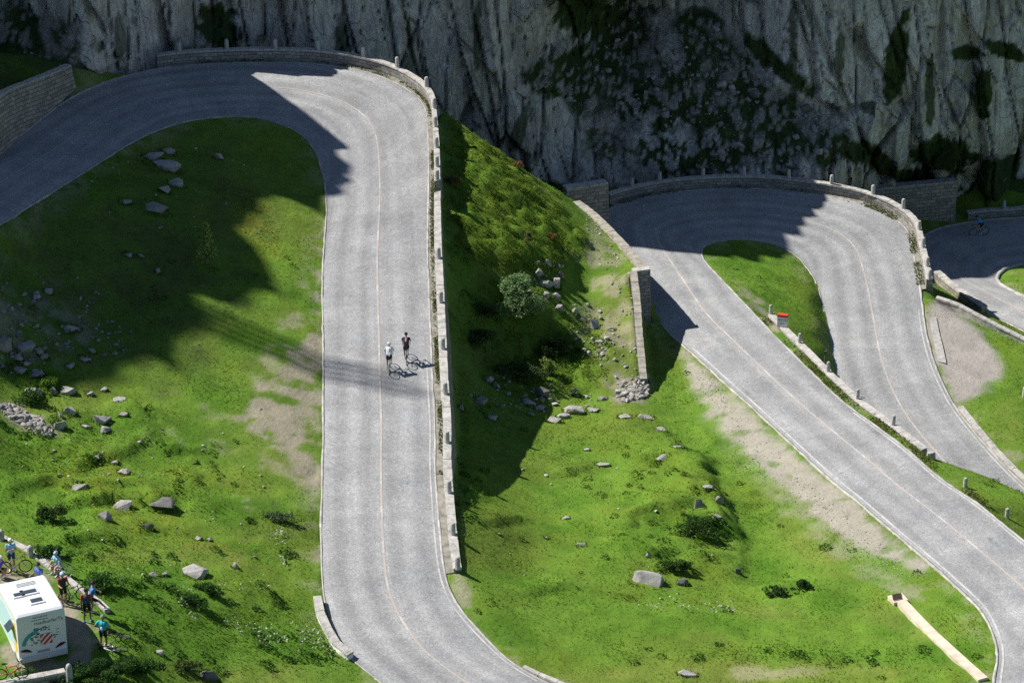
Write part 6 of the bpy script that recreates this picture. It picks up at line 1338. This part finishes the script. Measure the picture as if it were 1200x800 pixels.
vpart('side_graphic', pt('sky_film', (.52, .72, .78), .4), lambda b: side(b, [(.75, .9), (1.0, 2.25), (2.2, 2.45), (3.3, 2.2), (3.4, .8), (2.0, .6)], .006)); vpart('side_graphic', pt('yellow_film', (.80, .56, .05), .4), lambda b: side(b, [(.28, .75), (.30, 2.0), (.42, 2.3), (.75, 2.25), (.70, 1.3), (.62, .6)], .010))
wn = vpart('side_window', pt('dark_glass', (.04, .05, .06), .12), lambda b: side(b, [(.55, 1.55), (.55, 2.05), (1.15, 2.05), (1.15, 1.55)], .016)); vpart('window_flap', pt('smoked_glass', (.05, .07, .09), .12), lambda b: b.add([(-hw-.02, .52, 2.10), (-hw-.02, 1.18, 2.10), (-hw-.34, 1.18, 1.80), (-hw-.34, .52, 1.80), (-hw-.035, .52, 2.12), (-hw-.035, 1.18, 2.12), (-hw-.36, 1.18, 1.82), (-hw-.36, .52, 1.82)], [(0, 1, 2, 3), (7, 6, 5, 4), (0, 4, 5, 1), (1, 5, 6, 2), (2, 6, 7, 3), (3, 7, 4, 0)]), wn)
# ================================================================ camera, sun, sky
cam = bpy.data.cameras.new('camera'); co = bpy.data.objects.new('camera', cam); COL.objects.link(co)
cam.sensor_width = 36; cam.lens = FPX/1200*36; cam.clip_start = 1; cam.clip_end = 6000
co.location = (0, 0, CAMZ); co.rotation_euler = (math.pi/2-TILT, 0, 0); SC.camera = co
sun = bpy.data.lights.new('sun', 'SUN'); so = bpy.data.objects.new('sun', sun); COL.objects.link(so)
sun.energy = 4.9; sun.angle = R(.53); sun.color = (1.0, .955, .88)
so.rotation_euler = Vector(SUN).to_track_quat('Z', 'Y').to_euler(); so.location = (-40, 100, 120)
wd = bpy.data.worlds.new('World'); SC.world = wd; wd.use_nodes = True
nt = wd.node_tree; sky = nt.nodes.new('ShaderNodeTexSky'); sky.sky_type = 'NISHITA'; sky.sun_disc = False
sky.sun_elevation = SUN_EL; sky.sun_rotation = math.atan2(SUN[0], SUN[1]); sky.altitude = 1800; sky.air_density = 1.0; sky.dust_density = .6; sky.ozone_density = 1.5
bg = nt.nodes['Background']; nt.links.new(sky.outputs[0], bg.inputs[0]); bg.inputs[1].default_value = .057
SC.view_settings.view_transform = 'Standard'; SC.view_settings.look = 'None'; SC.view_settings.exposure = .55; SC.view_settings.gamma = 1
SC.cycles.max_bounces = 5; SC.cycles.diffuse_bounces = 3; SC.cycles.transparent_max_bounces = 4
SC.cycles.use_denoising = False
